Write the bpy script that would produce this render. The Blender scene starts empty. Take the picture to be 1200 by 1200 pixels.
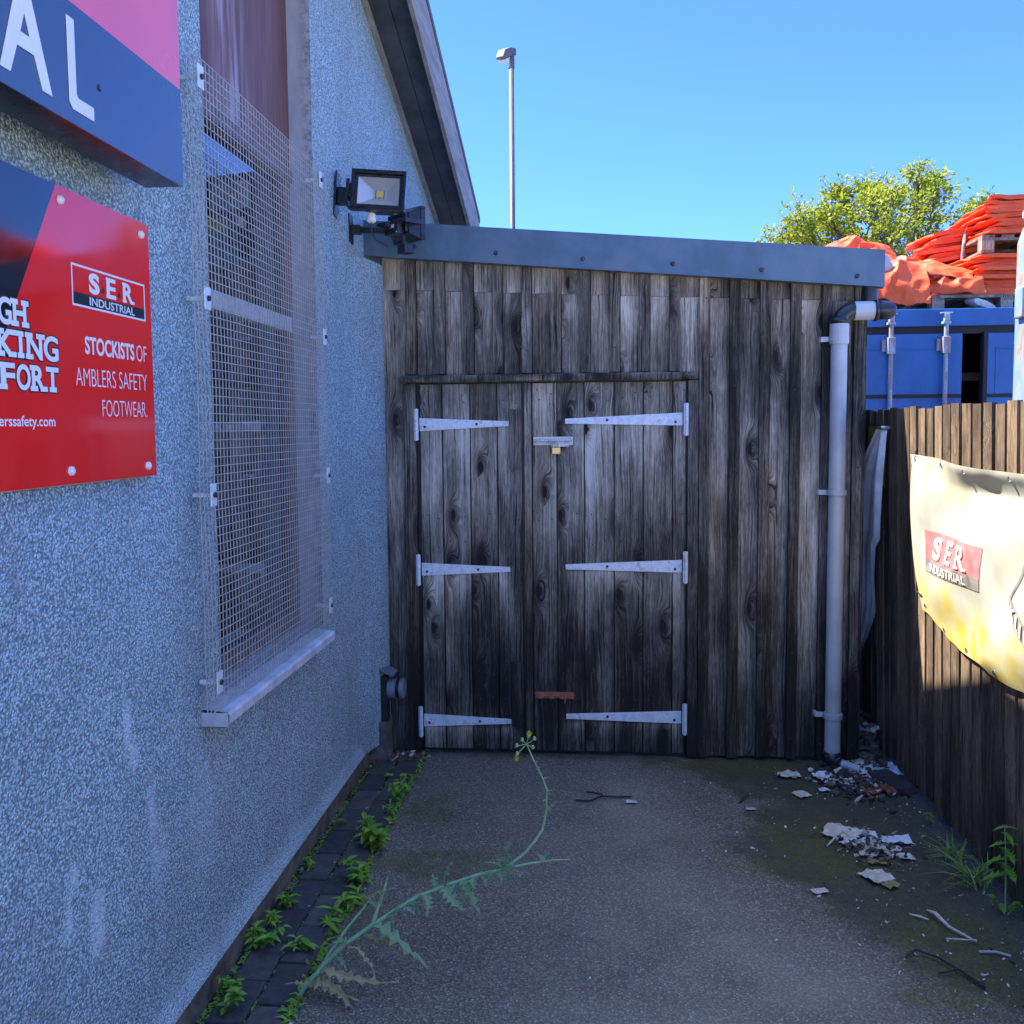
import bpy, math, random
from mathutils import Vector, Matrix, noise
R = math.radians
random.seed(7)
scene = bpy.context.scene
COL = scene.collection

# ------------------------------------------------------------------ camera
YAW, PITCH, ROLL = R(5.15), R(4.3), R(0.5)
fw = Vector((-math.sin(YAW)*math.cos(PITCH), math.cos(YAW)*math.cos(PITCH), -math.sin(PITCH)))
rt = Vector((math.cos(YAW), math.sin(YAW), 0)); up = rt.cross(fw)
rt, up = math.cos(ROLL)*rt-math.sin(ROLL)*up, math.sin(ROLL)*rt+math.cos(ROLL)*up
cam = bpy.data.cameras.new('camera'); camo = bpy.data.objects.new('camera', cam); COL.objects.link(camo)
M3 = Matrix((rt, up, -fw)).transposed()
camo.matrix_world = Matrix.Translation((0, 0, 1.67)) @ M3.to_4x4()
cam.sensor_width = 36; cam.sensor_fit = 'HORIZONTAL'; cam.lens = 1110/1200*36
cam.shift_x = -0.00034; cam.shift_y = -0.01306
cam.clip_start = 0.05; cam.clip_end = 2000
scene.camera = camo

# ------------------------------------------------------------------ light
SUN = Vector((1, -0.31, -1.505)).normalized()
w = bpy.data.worlds.new('World'); scene.world = w; w.use_nodes = True
nt = w.node_tree; bg = nt.nodes['Background']
sky = nt.nodes.new('ShaderNodeTexSky'); sky.sky_type = 'NISHITA'; sky.sun_disc = False
sky.sun_elevation = math.asin(-SUN.z)
sky.sun_rotation = math.atan2(-SUN.x, -SUN.y)
sky.altitude = 300; sky.air_density = 1.0; sky.dust_density = 0.0; sky.ozone_density = 4.0
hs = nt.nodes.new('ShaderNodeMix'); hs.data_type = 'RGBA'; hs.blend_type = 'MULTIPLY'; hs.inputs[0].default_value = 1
# low sky tinted deeper blue, upper dome brightened to lift the shade
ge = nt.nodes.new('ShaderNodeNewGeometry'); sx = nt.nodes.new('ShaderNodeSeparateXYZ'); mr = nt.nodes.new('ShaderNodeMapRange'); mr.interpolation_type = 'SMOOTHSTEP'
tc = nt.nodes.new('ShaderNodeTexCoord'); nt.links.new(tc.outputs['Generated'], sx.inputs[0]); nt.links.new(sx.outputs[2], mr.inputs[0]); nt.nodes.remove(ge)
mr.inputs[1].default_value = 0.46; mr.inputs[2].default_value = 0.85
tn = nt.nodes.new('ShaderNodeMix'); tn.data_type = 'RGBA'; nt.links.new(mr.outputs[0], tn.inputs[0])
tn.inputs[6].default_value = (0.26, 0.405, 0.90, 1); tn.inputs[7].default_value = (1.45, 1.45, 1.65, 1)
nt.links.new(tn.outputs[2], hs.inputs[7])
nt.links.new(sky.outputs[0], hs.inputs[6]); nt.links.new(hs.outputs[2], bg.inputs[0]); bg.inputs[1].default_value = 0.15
sl = bpy.data.lights.new('sun', 'SUN'); so = bpy.data.objects.new('sun', sl); COL.objects.link(so)
sl.energy = 5.0; sl.angle = R(0.5); sl.color = (1, 0.93, 0.82)
so.rotation_euler = SUN.to_track_quat('-Z', 'Y').to_euler(); so.location = (-8, 3, 12)
scene.view_settings.view_transform = 'Standard'; scene.view_settings.look = 'None'
scene.view_settings.gamma = 1; scene.view_settings.exposure = 1.86

# ------------------------------------------------------------------ node helpers
class NT:
    def __init__(s, name):
        s.m = bpy.data.materials.new(name); s.m.use_nodes = True; s.t = s.m.node_tree
        s.b = s.t.nodes['Principled BSDF']; s.out = s.t.nodes['Material Output']
    def put(s, sock, v):
        if hasattr(v, 'is_output') or hasattr(v, 'links'):
            s.t.links.new(v, sock)
        else:
            if hasattr(sock.default_value, '__len__') and not hasattr(v, '__len__'): v = [v]*len(sock.default_value)
            if hasattr(sock.default_value, '__len__') and len(sock.default_value) == 4 and len(v) == 3: v = (*v, 1)
            sock.default_value = v
    def n(s, typ, ins=None, **props):
        nd = s.t.nodes.new('ShaderNode'+typ)
        for k, v in props.items(): setattr(nd, k, v)
        for k, v in (ins or {}).items(): s.put(nd.inputs[k], v)
        return nd
    def co(s): return s.n('TexCoord').outputs['Object']
    def attr(s, name): return s.n('Attribute', attribute_name=name).outputs['Fac']
    def math(s, op, a, b=0.0, clamp=False): return s.n('Math', {0: a, 1: b}, operation=op, use_clamp=clamp).outputs[0]
    def map(s, vec, scale=(1, 1, 1), loc=(0, 0, 0)): return s.n('Mapping', {'Vector': vec, 'Scale': scale, 'Location': loc}).outputs[0]
    def noise(s, vec, scale=5, detail=3, rough=.55, dist=0): return s.n('TexNoise', {'Vector': vec, 'Scale': scale, 'Detail': detail, 'Roughness': rough, 'Distortion': dist}).outputs['Fac']
    def vor(s, vec, scale=5, rnd=1, feature='F1'): return s.n('TexVoronoi', {'Vector': vec, 'Scale': scale, 'Randomness': rnd}, feature=feature)
    def range(s, v, a, b, c=0, d=1): return s.n('MapRange', {0: v, 1: a, 2: b, 3: c, 4: d}, interpolation_type='SMOOTHSTEP').outputs[0]
    def ramp(s, v, stops):
        nd = s.n('ValToRGB', {0: v}); e = nd.color_ramp.elements
        while len(e) < len(stops): e.new(0.5)
        for el, (p, c) in zip(e, stops): el.position = p; el.color = (*c, 1) if len(c) == 3 else c
        return nd.outputs[0]
    def mix(s, f, a, b, blend='MIX'):
        nd = s.n('Mix', data_type='RGBA', blend_type=blend)
        s.put(nd.inputs[0], f); s.put(nd.inputs[6], a); s.put(nd.inputs[7], b); return nd.outputs[2]
    def bump(s, h, strength=.5, dist=.01):
        s.put(s.b.inputs['Normal'], s.n('Bump', {'Height': h, 'Strength': strength, 'Distance': dist}).outputs[0])
    def set(s, **k):
        names = dict(col='Base Color', rough='Roughness', metal='Metallic', spec='Specular IOR Level', ior='IOR', coat='Coat Weight', coatr='Coat Roughness', alpha='Alpha', trans='Transmission Weight')
        for a, v in k.items(): s.put(s.b.inputs[names[a]], v)
        return s.m

def plain(name, col, rough=.5, metal=0, var=.25, scale=8, bump=0.1, bscale=60, **k):
    s = NT(name); co = s.co()
    n1 = s.noise(co, scale, 4, .6)
    d = tuple(c*(1-var) for c in col); l = tuple(min(1, c*(1+var)) for c in col)
    s.set(col=s.mix(s.range(n1, .3, .7), d, l), rough=s.range(n1, .2, .8, max(0, rough-.1), min(1, rough+.1)), metal=metal, **k)
    if bump: s.bump(s.noise(co, bscale, 3), bump, .004)
    return s.m

# ------------------------------------------------------------------ mesh builder
class MB:
    def __init__(s): s.v = []; s.f = []; s.mi = []; s.at = {}
    def V(s, p, **at):
        for k in at: s.at.setdefault(k, {})[len(s.v)] = at[k]
        s.v.append(tuple(p)); return len(s.v)-1
    def F(s, ids, m=0): s.f.append(tuple(ids)); s.mi.append(m)
    def box(s, x0, x1, y0, y1, z0, z1, m=0, mat=None, **at):
        ps = [Vector((x, y, z)) for z in (z0, z1) for y in (y0, y1) for x in (x0, x1)]
        if mat is not None: ps = [mat @ p for p in ps]
        i = [s.V(p, **at) for p in ps]
        for q in ((0, 2, 3, 1), (4, 5, 7, 6), (0, 1, 5, 4), (2, 6, 7, 3), (0, 4, 6, 2), (1, 3, 7, 5)): s.F([i[a] for a in q], m)
    def tube(s, path, r, n=8, m=0, cap=True, **at):
        path = [Vector(p) for p in path]; L = len(path)
        rs = r if hasattr(r, '__len__') else [r]*L
        rings = []; ref = None
        for k, p in enumerate(path):
            t = (path[min(k+1, L-1)]-path[max(k-1, 0)])
            t = t.normalized() if t.length > 1e-9 else Vector((0, 0, 1))
            if ref is None: ref = t.orthogonal().normalized()
            ref = (ref-t*ref.dot(t))
            ref = ref.normalized() if ref.length > 1e-6 else t.orthogonal().normalized()
            b = t.cross(ref)
            rings.append([s.V(p+(ref*math.cos(a)+b*math.sin(a))*rs[k], **at) for a in [2*math.pi*j/n for j in range(n)]])
        for a, b in zip(rings, rings[1:]):
            for j in range(n): s.F((a[j], a[(j+1) % n], b[(j+1) % n], b[j]), m)
        if cap: s.F(rings[0][::-1], m); s.F(rings[-1], m)
    def prism(s, pts, fn, d0, d1, m=0):   # 2-D outline pts, fn(u, v, depth) -> point
        a = [s.V(fn(u, v, d0)) for u, v in pts]; b = [s.V(fn(u, v, d1)) for u, v in pts]; n = len(pts)
        s.F(a[::-1], m); s.F(b, m)
        for i in range(n): s.F((a[i], a[(i+1) % n], b[(i+1) % n], b[i]), m)
    def grid(s, fn, nu, nv, m=0, atf=None):
        ids = []
        for j in range(nv+1):
            for i in range(nu+1):
                u, v = i/nu, j/nv
                ids.append(s.V(fn(u, v), **(atf(u, v) if atf else {})))
        for j in range(nv):
            for i in range(nu):
                a = j*(nu+1)+i; s.F((ids[a], ids[a+1], ids[a+nu+2], ids[a+nu+1]), m)
    def board(s, fn, a0, a1, z0, z1, d0, d1, bid, wear, seg=.05, m=0, jit=.0015):
        # upright board: fn(across, depth, height); z0/z1 = (left,right) heights; d0 = front
        z0 = z0 if hasattr(z0, '__len__') else (z0, z0); z1 = z1 if hasattr(z1, '__len__') else (z1, z1)
        n = max(2, int((max(z1)-min(z0))/seg)); prev = None; am = (a0+a1)/2
        for k in range(n+1):
            t = k/n; row = []
            for a, d in ((a0, d0), (am*.6+a0*.4, d0), (am*.6+a1*.4, d0), (a1, d0), (a1, d1), (a0, d1)):
                q = (a-a0)/max(1e-6, a1-a0); lo = z0[0]+(z0[1]-z0[0])*q; hi = z1[0]+(z1[1]-z1[0])*q; z = lo+(hi-lo)*t
                j = jit*noise.noise(Vector((bid*9.1+a*3, z*2.3, 1.7)))
                row.append(s.V(fn(a+j, d+j*.7, z), bid=bid, wear=wear(a, z)))
            if prev:
                for q in range(6): s.F((prev[q], prev[(q+1) % 6], row[(q+1) % 6], row[q]), m)
            else: s.F(row[::-1], m)
            prev = row
        s.F(prev, m)
    def build(s, name, mats, parent=None, origin=None, smooth=False, bevel=0, subsurf=0):
        off = Vector(origin) if origin is not None else Vector((0, 0, 0))
        if parent is not None and origin is None: off = Vector(parent.get('_o', (0, 0, 0)))
        me = bpy.data.meshes.new(name)
        me.from_pydata([Vector(p)-off for p in s.v], [], s.f)
        for k, d in s.at.items():
            a = me.attributes.new(k, 'FLOAT', 'POINT')
            vals = [0.0]*len(s.v)
            for i, x in d.items(): vals[i] = x
            a.data.foreach_set('value', vals)
        if not isinstance(mats, (list, tuple)): mats = [mats]
        for m in mats: me.materials.append(m)
        me.polygons.foreach_set('material_index', s.mi)
        if smooth: me.polygons.foreach_set('use_smooth', [True]*len(s.f))
        me.update()
        o = bpy.data.objects.new(name, me); COL.objects.link(o)
        if parent is not None: o.parent = parent
        else: o.location = off
        o['_o'] = tuple(off)
        if bevel:
            b = o.modifiers.new('bevel', 'BEVEL'); b.width = bevel; b.segments = 2; b.limit_method = 'ANGLE'; b.angle_limit = R(40)
        if subsurf:
            b = o.modifiers.new('sub', 'SUBSURF'); b.levels = b.render_levels = subsurf
        if smooth and hasattr(me, 'shade_smooth'): pass
        return o

def tag(o, label, cat, group=None, kind=None):
    if label: o['label'] = label
    if cat: o['category'] = cat
    if group: o['group'] = group
    if kind: o['kind'] = kind
    return o
def thing(name, label, cat, loc=(0, 0, 0), group=None):
    o = bpy.data.objects.new(name, None); COL.objects.link(o); o.location = loc; o.empty_display_size = .1
    o['_o'] = tuple(loc); return tag(o, label, cat, group)
def local_thing(*a, **k):           # parts built round the origin
    o = thing(*a, **k); o['_o'] = (0, 0, 0); return o
KIDS = {}
def children(o): return [c for c in bpy.data.objects if c.parent == o]
def dup(root, loc, rot=None, label=None):
    def cp(o, parent):
        c = o.copy(); COL.objects.link(c)
        if parent is not None: c.parent = parent
        for ch in children(o): cp(ch, c)
        return c
    r = cp(root, None); r.location = loc
    if rot is not None: r.rotation_euler = rot
    if label: r['label'] = label
    return r

def glyphs(txt, bold=0.0):
    cu = bpy.data.curves.new('lettering', 'FONT'); cu.body = txt; cu.size = 1; cu.offset = bold; cu.resolution_u = 6
    o = bpy.data.objects.new('lettering', cu); COL.objects.link(o)
    dg = bpy.context.evaluated_depsgraph_get(); me = bpy.data.meshes.new_from_object(o.evaluated_get(dg))
    vs = [(v.co.x, v.co.y) for v in me.vertices]; fs = [tuple(p.vertices) for p in me.polygons]
    bpy.data.objects.remove(o); bpy.data.curves.remove(cu); bpy.data.meshes.remove(me)
    x0 = min(v[0] for v in vs); x1 = max(v[0] for v in vs); y0 = min(v[1] for v in vs); y1 = max(v[1] for v in vs)
    return [((x-x0)/(x1-x0), (y-y0)/(y1-y0)) for x, y in vs], fs
def put_text(mb, txt, fn, bold=0.0, m=0):      # fn(u, v) with u, v in 0..1
    vs, fs = glyphs(txt, bold); i0 = [mb.V(fn(u, v)) for u, v in vs]
    for f in fs: mb.F([i0[k] for k in f], m)
SERIF = {'H': [(.1, 0), (.9, 0), (.1, 1), (.9, 1)], 'K': [(.12, 0), (.12, 1), (.82, 1), (.88, 0)], 'I': [(.5, 0), (.5, 1)], 'N': [(.1, 0), (.1, 1), (.9, 1)],
         'F': [(.14, 0), (.14, 1)], 'T': [(.5, 0)], 'R': [(.14, 0), (.88, 0), (.14, 1)], 'E': [(.14, 0), (.14, 1)]}
def put_slab(mb, txt, fn, u0, u1, v0, v1, bold=.03, sw=.27, sh=.16, m=0, gap=.1):   # fn(u, v, lift)
    n = len(txt); wds = [.55 if c == 'I' else 1 for c in txt]; tot = sum(wds)+gap*(n-1); x = u0; k = (u1-u0)/tot
    for c, wd in zip(txt, wds):
        a, b = x, x+wd*k; x = b+gap*k
        ga, gb = (a+(b-a)*.3, b-(b-a)*.3) if c == 'I' else (a, b)
        put_text(mb, c, lambda u, v: fn(ga+(gb-ga)*u, v0+(v1-v0)*v, 0), bold, m)
        for su, sv in SERIF.get(c, []):
            hw = sw*k*1.0; hh = sh*(v1-v0); cu = a+(b-a)*su
            q0 = v0 if sv == 0 else v1-hh
            mb.F([mb.V(fn(p, q, .0005)) for p, q in ((cu-hw, q0), (cu+hw, q0), (cu+hw, q0+hh), (cu-hw, q0+hh))], m)

def sm(a, b, x):
    t = max(0, min(1, (x-a)/(b-a))); return t*t*(3-2*t)
def fbm(x, y, z=0, o=3): return noise.fractal(Vector((x, y, z)), 1.0, 2.0, o)

# ------------------------------------------------------------------ materials
def mat_pebbledash():
    s = NT('pebbledash'); co = s.co()
    jit = s.n('Mix', data_type='VECTOR'); 
    v = s.vor(co, 150, 1); v2 = s.vor(s.map(co, loc=(.3, .7, .1)), 210, 1)
    rnd = s.n('SeparateColor', {0: v.outputs['Color']}).outputs[0]
    rnd2 = s.n('SeparateColor', {0: v.outputs['Color']}).outputs[1]
    stone = s.ramp(rnd, [(0, (.24, .35, .38)), (.25, (.41, .61, .66)), (.6, (.51, .74, .80)), (.86, (.60, .84, .89)), (1, (.80, .94, .96))])
    stone = s.mix(s.math('MULTIPLY', rnd2, .25), stone, (.52, .50, .47))
    d = v.outputs['Distance']; gap = s.range(d, .40, .74)
    cl = s.noise(co, 1.6, 4, .6); cl2 = s.noise(s.map(co, (3, 3, .7)), 2.2, 3)
    col = s.mix(gap, stone, (.23, .31, .335))
    wash = s.attr('wash')
    wn = s.math('MULTIPLY', wash, s.range(s.noise(co, 34, 4), .25, .5), True)
    col = s.mix(s.math('MULTIPLY', wn, .8), col, (.74, .88, .93))
    col = s.mix(s.range(cl, .38, .68, 0, .38), col, s.mix(.5, col, (.16, .155, .15)))
    col = s.mix(s.range(cl2, .5, .75, 0, .3), col, (.30, .31, .30))
    s.set(col=col, rough=.85, spec=.3)
    h = s.math('SUBTRACT', 1, s.math('MULTIPLY', d, 1.2))
    h = s.math('ADD', h, s.math('MULTIPLY', v2.outputs['Distance'], -.35))
    s.bump(h, 1.0, .007)
    return s.m
def mat_wood(name, stops, knots=True, rough=.8, gs=1.0, bumpd=.004):
    s = NT(name); co = s.co(); bid = s.attr('bid'); wear = s.attr('wear')
    off = s.n('CombineXYZ', {0: s.math('MULTIPLY', bid, 3.17), 1: s.math('MULTIPLY', bid, 1.31), 2: s.math('MULTIPLY', bid, 5.13)}).outputs[0]
    v = s.n('VectorMath', {0: co, 1: off}, operation='ADD').outputs[0]
    xyz = s.n('SeparateXYZ', {0: v}).outputs
    kn = s.n('TexVoronoi', {'Vector': s.n('CombineXYZ', {0: s.math('MULTIPLY', xyz[0], 6.5), 1: s.math('MULTIPLY', xyz[2], 2.3), 2: 0.0}).outputs[0], 'Scale': 1, 'Randomness': 1}, feature='F1', voronoi_dimensions='2D')
    kd = kn.outputs['Distance']; kr = s.n('SeparateColor', {0: kn.outputs['Color']}).outputs[0]
    has = s.range(kr, .50, .58)
    near = s.math('MULTIPLY', has, s.range(kd, .0, .34, 1, 0))
    wob = s.n('CombineXYZ', {0: s.math('ADD', s.math('MULTIPLY', near, .055), s.math('MULTIPLY', s.noise(s.map(v, (5, 5, 1.6)), 1, 2), .05)), 1: 0.0, 2: 0.0}).outputs[0]
    vw = s.n('VectorMath', {0: v, 1: wob}, operation='ADD').outputs[0]
    grain = s.noise(s.map(vw, (120*gs, 120*gs, 2.6)), 1, 5, .65)
    fiber = s.noise(s.map(vw, (300*gs, 300*gs, 22)), 1, 3, .6)
    streak = s.noise(s.map(vw, (15, 15, .8)), 1, 3, .6)
    blot = s.noise(s.map(v, (7, 7, 2.6)), 1, 3, .6)
    val = s.math('ADD', wear, s.math('MULTIPLY', s.math('SUBTRACT', grain, .5), .95))
    val = s.math('ADD', val, s.math('MULTIPLY', s.math('SUBTRACT', streak, .5), .55))
    val = s.math('ADD', val, s.math('MULTIPLY', s.math('SUBTRACT', blot, .5), .9))
    val = s.math('ADD', val, s.math('MULTIPLY', s.math('SUBTRACT', fiber, .5), .8))
    crk = s.range(s.noise(s.map(vw, (150, 150, 1.7)), 1, 2), .60, .67)
    val = s.math('SUBTRACT', val, s.math('MULTIPLY', crk, .38))
    if knots:
        core = s.math('MULTIPLY', has, s.range(kd, .03, .085, 1, 0))
        halo = s.math('MULTIPLY', has, s.range(kd, .05, .28, 1, 0))
        val = s.math('SUBTRACT', val, s.math('ADD', s.math('MULTIPLY', core, .8), s.math('MULTIPLY', halo, .30)))
    col = s.ramp(val, stops)
    val = s.math('MINIMUM', val, .97)
    tint = s.noise(s.map(v, (4, 4, .5)), 1, 2)
    col = s.mix(s.range(tint, .45, .7, 0, .35), col, s.mix(1.0, col, (1.15, .86, .62), 'MULTIPLY'))
    s.set(col=col, rough=rough, spec=.25)
    s.bump(s.math('ADD', grain, s.math('MULTIPLY', fiber, .6)), .75, bumpd)
    return s.m
def mat_tarmac():
    s = NT('tarmac'); co = s.co()
    v = s.vor(co, 130, 1); rnd = s.n('SeparateColor', {0: v.outputs['Color']}).outputs[0]
    big = s.noise(co, 1.3, 4, .6); med = s.noise(co, 9, 4, .65); fine = s.noise(co, 160, 3, .7)
    col = s.ramp(rnd, [(0, (.17, .142, .108)), (.6, (.275, .23, .172)), (.93, (.36, .31, .235)), (1, (.52, .47, .38))])
    col = s.mix(s.range(v.outputs['Distance'], .3, .75), col, (.115, .098, .074))
    col = s.mix(s.range(big, .35, .7, 0, .55), col, s.mix(1, col, (.72, .70, .70), 'MULTIPLY'))
    pale = s.attr('pale'); col = s.mix(s.math('MULTIPLY', pale, .45), col, (.43, .365, .275))
    mot = s.math('ADD', s.math('MULTIPLY', med, .55), s.math('MULTIPLY', s.noise(co, 38, 4, .7), .45))
    dirt = s.range(s.math('ADD', s.attr('dirt'), s.math('MULTIPLY', s.math('SUBTRACT', mot, .5), 1.6)), .25, .95)
    col = s.mix(s.math('MULTIPLY', dirt, .88), col, s.ramp(fine, [(.3, (.035, .030, .017)), (.6, (.085, .072, .042)), (.8, (.16, .14, .085))]))
    moss = s.math('MULTIPLY', s.attr('moss'), s.range(s.noise(co, 22, 4, .7), .36, .58), True)
    col = s.mix(s.math('MULTIPLY', moss, .8), col, s.ramp(s.noise(co, 120, 2), [(.3, (.05, .055, .008)), (.7, (.17, .165, .02))]))
    s.set(col=col, rough=s.range(med, .3, .7, .7, .95), spec=.35)
    s.bump(s.math('ADD', s.math('MULTIPLY', v.outputs['Distance'], -1), s.math('MULTIPLY', fine, .7)), .9, .006)
    return s.m
def mat_leaf(name, a, b, trans=.35):
    s = NT(name); co = s.co(); n1 = s.attr('hue')
    n2 = s.noise(co, 40, 2)
    col = s.mix(s.math('ADD', n1, s.math('MULTIPLY', s.math('SUBTRACT', n2, .5), .4), True), a, b)
    s.set(col=col, rough=.5, spec=.3)
    tr = s.n('BsdfTranslucent', {'Color': s.mix(.5, col, (.30, .34, .03))})
    mx = s.n('MixShader', {0: trans, 1: s.b.outputs[0], 2: tr.outputs[0]})
    s.t.links.new(mx.outputs[0], s.out.inputs[0]); return s.m
def mat_metal(name, col, rough, metal, rust=0, rustcol=(.16, .055, .025), edge=.55, scale=9, zst=1, **k):
    s = NT(name); co = s.co(); n1 = s.noise(s.map(co, (scale, scale, scale*zst)), 1, 5, .65); n2 = s.noise(co, 70, 3)
    c = s.mix(s.range(n1, .3, .7), tuple(x*.8 for x in col), tuple(min(1, x*1.15) for x in col))
    r = rough
    if rust:
        f = s.range(s.math('ADD', n1, s.math('MULTIPLY', n2, .25)), edge+.12, edge+.22, 0, rust)
        c = s.mix(f, c, s.mix(n2, rustcol, tuple(x*2.2 for x in rustcol))); r = s.range(f, 0, 1, rough, .85)
    s.set(col=c, rough=r, metal=metal, **k); s.bump(n2, .15, .002); return s.m

SHED_STOPS = [(0, (.020, .017, .014)), (.2, (.058, .049, .038)), (.42, (.14, .122, .095)), (.62, (.28, .245, .185)), (.82, (.48, .43, .335)), (1, (.68, .63, .52))]
M = dict(
    pebble=mat_pebbledash(), tarmac=mat_tarmac(),
    shed=mat_wood('weathered_larch', SHED_STOPS),
    fence=mat_wood('fence_stain', [(0, (.025, .018, .013)), (.35, (.10, .070, .046)), (.6, (.235, .162, .098)), (1, (.40, .285, .175))], False, .85, 1, .002),
    pallet=mat_wood('pallet_wood', [(0, (.05, .04, .03)), (.4, (.2, .16, .12)), (.7, (.36, .3, .23)), (1, (.5, .44, .35))], True),
    brick=None, plinth=plain('cement_plinth', (.13, .105, .085), .9, var=.45, scale=14, bump=.6, bscale=90),
    galv=mat_metal('galvanised_steel', (.74, .78, .80), .5, .2, rust=.5, rustcol=(.20, .15, .11), edge=.55, scale=22),
    zinc_dull=mat_metal('dull_zinc', (.72, .71, .66), .5, .25, rust=.5, rustcol=(.2, .16, .11), edge=.5, scale=30),
    rusty=mat_metal('rusty_bolt', (.42, .13, .07), .7, .1, rust=.7, rustcol=(.14, .05, .03), edge=.55, scale=40),
    brass=plain('padlock_brass', (.62, .44, .17), .35, .9, .15),
    steel=plain('shackle_steel', (.62, .62, .60), .25, .95, .1),
    screw=plain('dark_screw', (.06, .06, .065), .5, .6),
    fascia=mat_metal('grey_flashing', (.09, .145, .185), .36, .15, rust=.3, rustcol=(.10, .095, .085), edge=.56, scale=5),
    pvc=plain('grey_pvc', (.42, .44, .44), .35, 0, .16, 4, .05),
    pvcdark=plain('black_pvc', (.022, .022, .024), .32, 0, .3),
    white_paint=plain('pale_paint', (.52, .53, .55), .6, 0, .2, 12, .3, 60),
    render=None, black=plain('black_plastic', (.014, .014, .015), .38, 0, .3, 20, .1),
    blackm=plain('black_metal', (.02, .02, .022), .3, .3, .3, 20, .08),
    darkgrey=plain('anthracite_panel', (.030, .042, .045), .2, 0, .06, 2, .0, ior=2.0),
    red_gloss=plain('glossy_red', (.90, .02, .018), .055, 0, .03, 2, .0, ior=1.62),
    black_gloss=plain('glossy_black', (.006, .006, .008), .055, 0, .05, 2, .0, ior=1.75),
    red_sat=plain('satin_red', (.85, .10, .10), .2, 0, .05, 2, .0, ior=2.0),
    vinyl=plain('white_vinyl', (.80, .80, .79), .3, 0, .03, 4, 0),
    vinylb=plain('black_vinyl', (.012, .012, .014), .3, 0, .03, 4, 0),
    letter=plain('letter_white', (.72, .72, .68), .35, 0, .05, 4, .0),
    alu=plain('sign_edge', (.42, .40, .42), .4, .4, .2),
    capw=plain('screw_cap', (.75, .73, .70), .3, 0, .1),
    brownpanel=None, glass=None, interior=plain('dark_interior', (.02, .02, .022), .9),
    shelf=plain('shelf_board', (.22, .22, .21), .7), framewood=plain('frame_paint', (.15, .095, .085), .6, 0, .4, 20, .4),
    mesh=mat_metal('galvanised_mesh', (.46, .46, .42), .5, .15, rust=.2, edge=.6, scale=20),
    soffit=plain('soffit_board', (.055, .062, .07), .7, 0, .4, 6, .3), barge=None,
    roof=plain('roof_tile', (.09, .085, .08), .85, 0, .3, 10, .4),
    container=None, rodpaint=mat_metal('locking_bar_paint', (.33, .40, .45), .5, .1, rust=.6, edge=.5, scale=10, zst=.3),
    gasket=plain('rubber_gasket', (.02, .02, .022), .8), woodin=plain('stored_timber', (.28, .15, .08), .8),
    post=mat_metal('flaking_blue_steel', (.20, .29, .37), .55, .05, rust=.95, rustcol=(.22, .10, .05), edge=.50, scale=7, zst=.45),
    orange=None, strap=plain('grey_strap', (.38, .37, .35), .7),
    lamp_metal=plain('lamp_column_steel', (.105, .10, .095), .6, .1, .15), lens=plain('lamp_lens', (.62, .56, .40), .25),
    reflector=plain('led_reflector', (.50, .49, .46), .35, .35, .05, 4, 0), led=plain('led_chip', (.75, .58, .10), .4),
    bark=plain('bark', (.09, .075, .06), .9, 0, .4, 12, .6, 40),
    leaf_tree=mat_leaf('tree_leaves', (.17, .28, .02), (.46, .44, .04), .5),
    leaf_weed=mat_leaf('weed_leaves', (.15, .35, .035), (.34, .50, .06), .3),
    leaf_thistle=mat_leaf('sow_thistle_leaves', (.18, .33, .15), (.34, .45, .22), .25),
    leaf_dry=mat_leaf('dry_leaf', (.36, .28, .12), (.50, .40, .20), .25),
    stem=plain('green_stem', (.26, .40, .18), .5, 0, .2, 30), petal=plain('yellow_petal', (.80, .62, .02), .5),
    grass=mat_leaf('grass_blades', (.12, .25, .04), (.30, .40, .10), .25),
    paper=plain('wet_paper', (.62, .64, .66), .8, 0, .15, 20, .3), bluepaper=plain('pale_blue_paper', (.45, .58, .68), .7, 0, .15, 20, .3),
    cream=plain('cream_scrap', (.56, .50, .40), .8, 0, .2, 30, .3), brownleaf=plain('dead_leaf', (.12, .085, .06), .85, 0, .45, 30, .3),
    redleaf=plain('russet_leaf', (.24, .075, .03), .8, 0, .4, 30, .3), slate=plain('damp_board', (.045, .036, .034), .85, 0, .3, 12, .3),
    chip=plain('grit', (.34, .31, .27), .9, 0, .5, 90, 0), soil=plain('soil', (.025, .02, .014), .95, 0, .5, 60, .6, 120),
)
def mk_brick():
    s = NT('blue_brick'); co = s.co(); b = s.attr('bid'); n1 = s.noise(co, 30, 4, .65); n2 = s.noise(co, 140, 3)
    c = s.ramp(s.math('ADD', s.math('MULTIPLY', n1, .7), s.math('MULTIPLY', s.math('FRACT', s.math('MULTIPLY', b, 3.7)), .3)), [(.25, (.028, .026, .026)), (.5, (.060, .054, .052)), (.75, (.11, .095, .088))])
    c = s.mix(s.range(s.noise(co, 9, 4), .55, .7, 0, .5), c, (.035, .04, .016))
    s.set(col=c, rough=.8); s.bump(s.math('ADD', n1, n2), .5, .004); return s.m
M['brick'] = mk_brick()
def mk_render():
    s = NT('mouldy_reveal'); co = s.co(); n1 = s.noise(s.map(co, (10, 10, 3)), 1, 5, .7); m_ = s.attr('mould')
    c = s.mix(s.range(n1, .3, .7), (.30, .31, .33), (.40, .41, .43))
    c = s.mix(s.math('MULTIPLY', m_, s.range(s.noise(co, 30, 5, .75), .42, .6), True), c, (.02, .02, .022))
    s.set(col=c, rough=.75); s.bump(n1, .2, .003); return s.m
M['render'] = mk_render()
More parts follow.
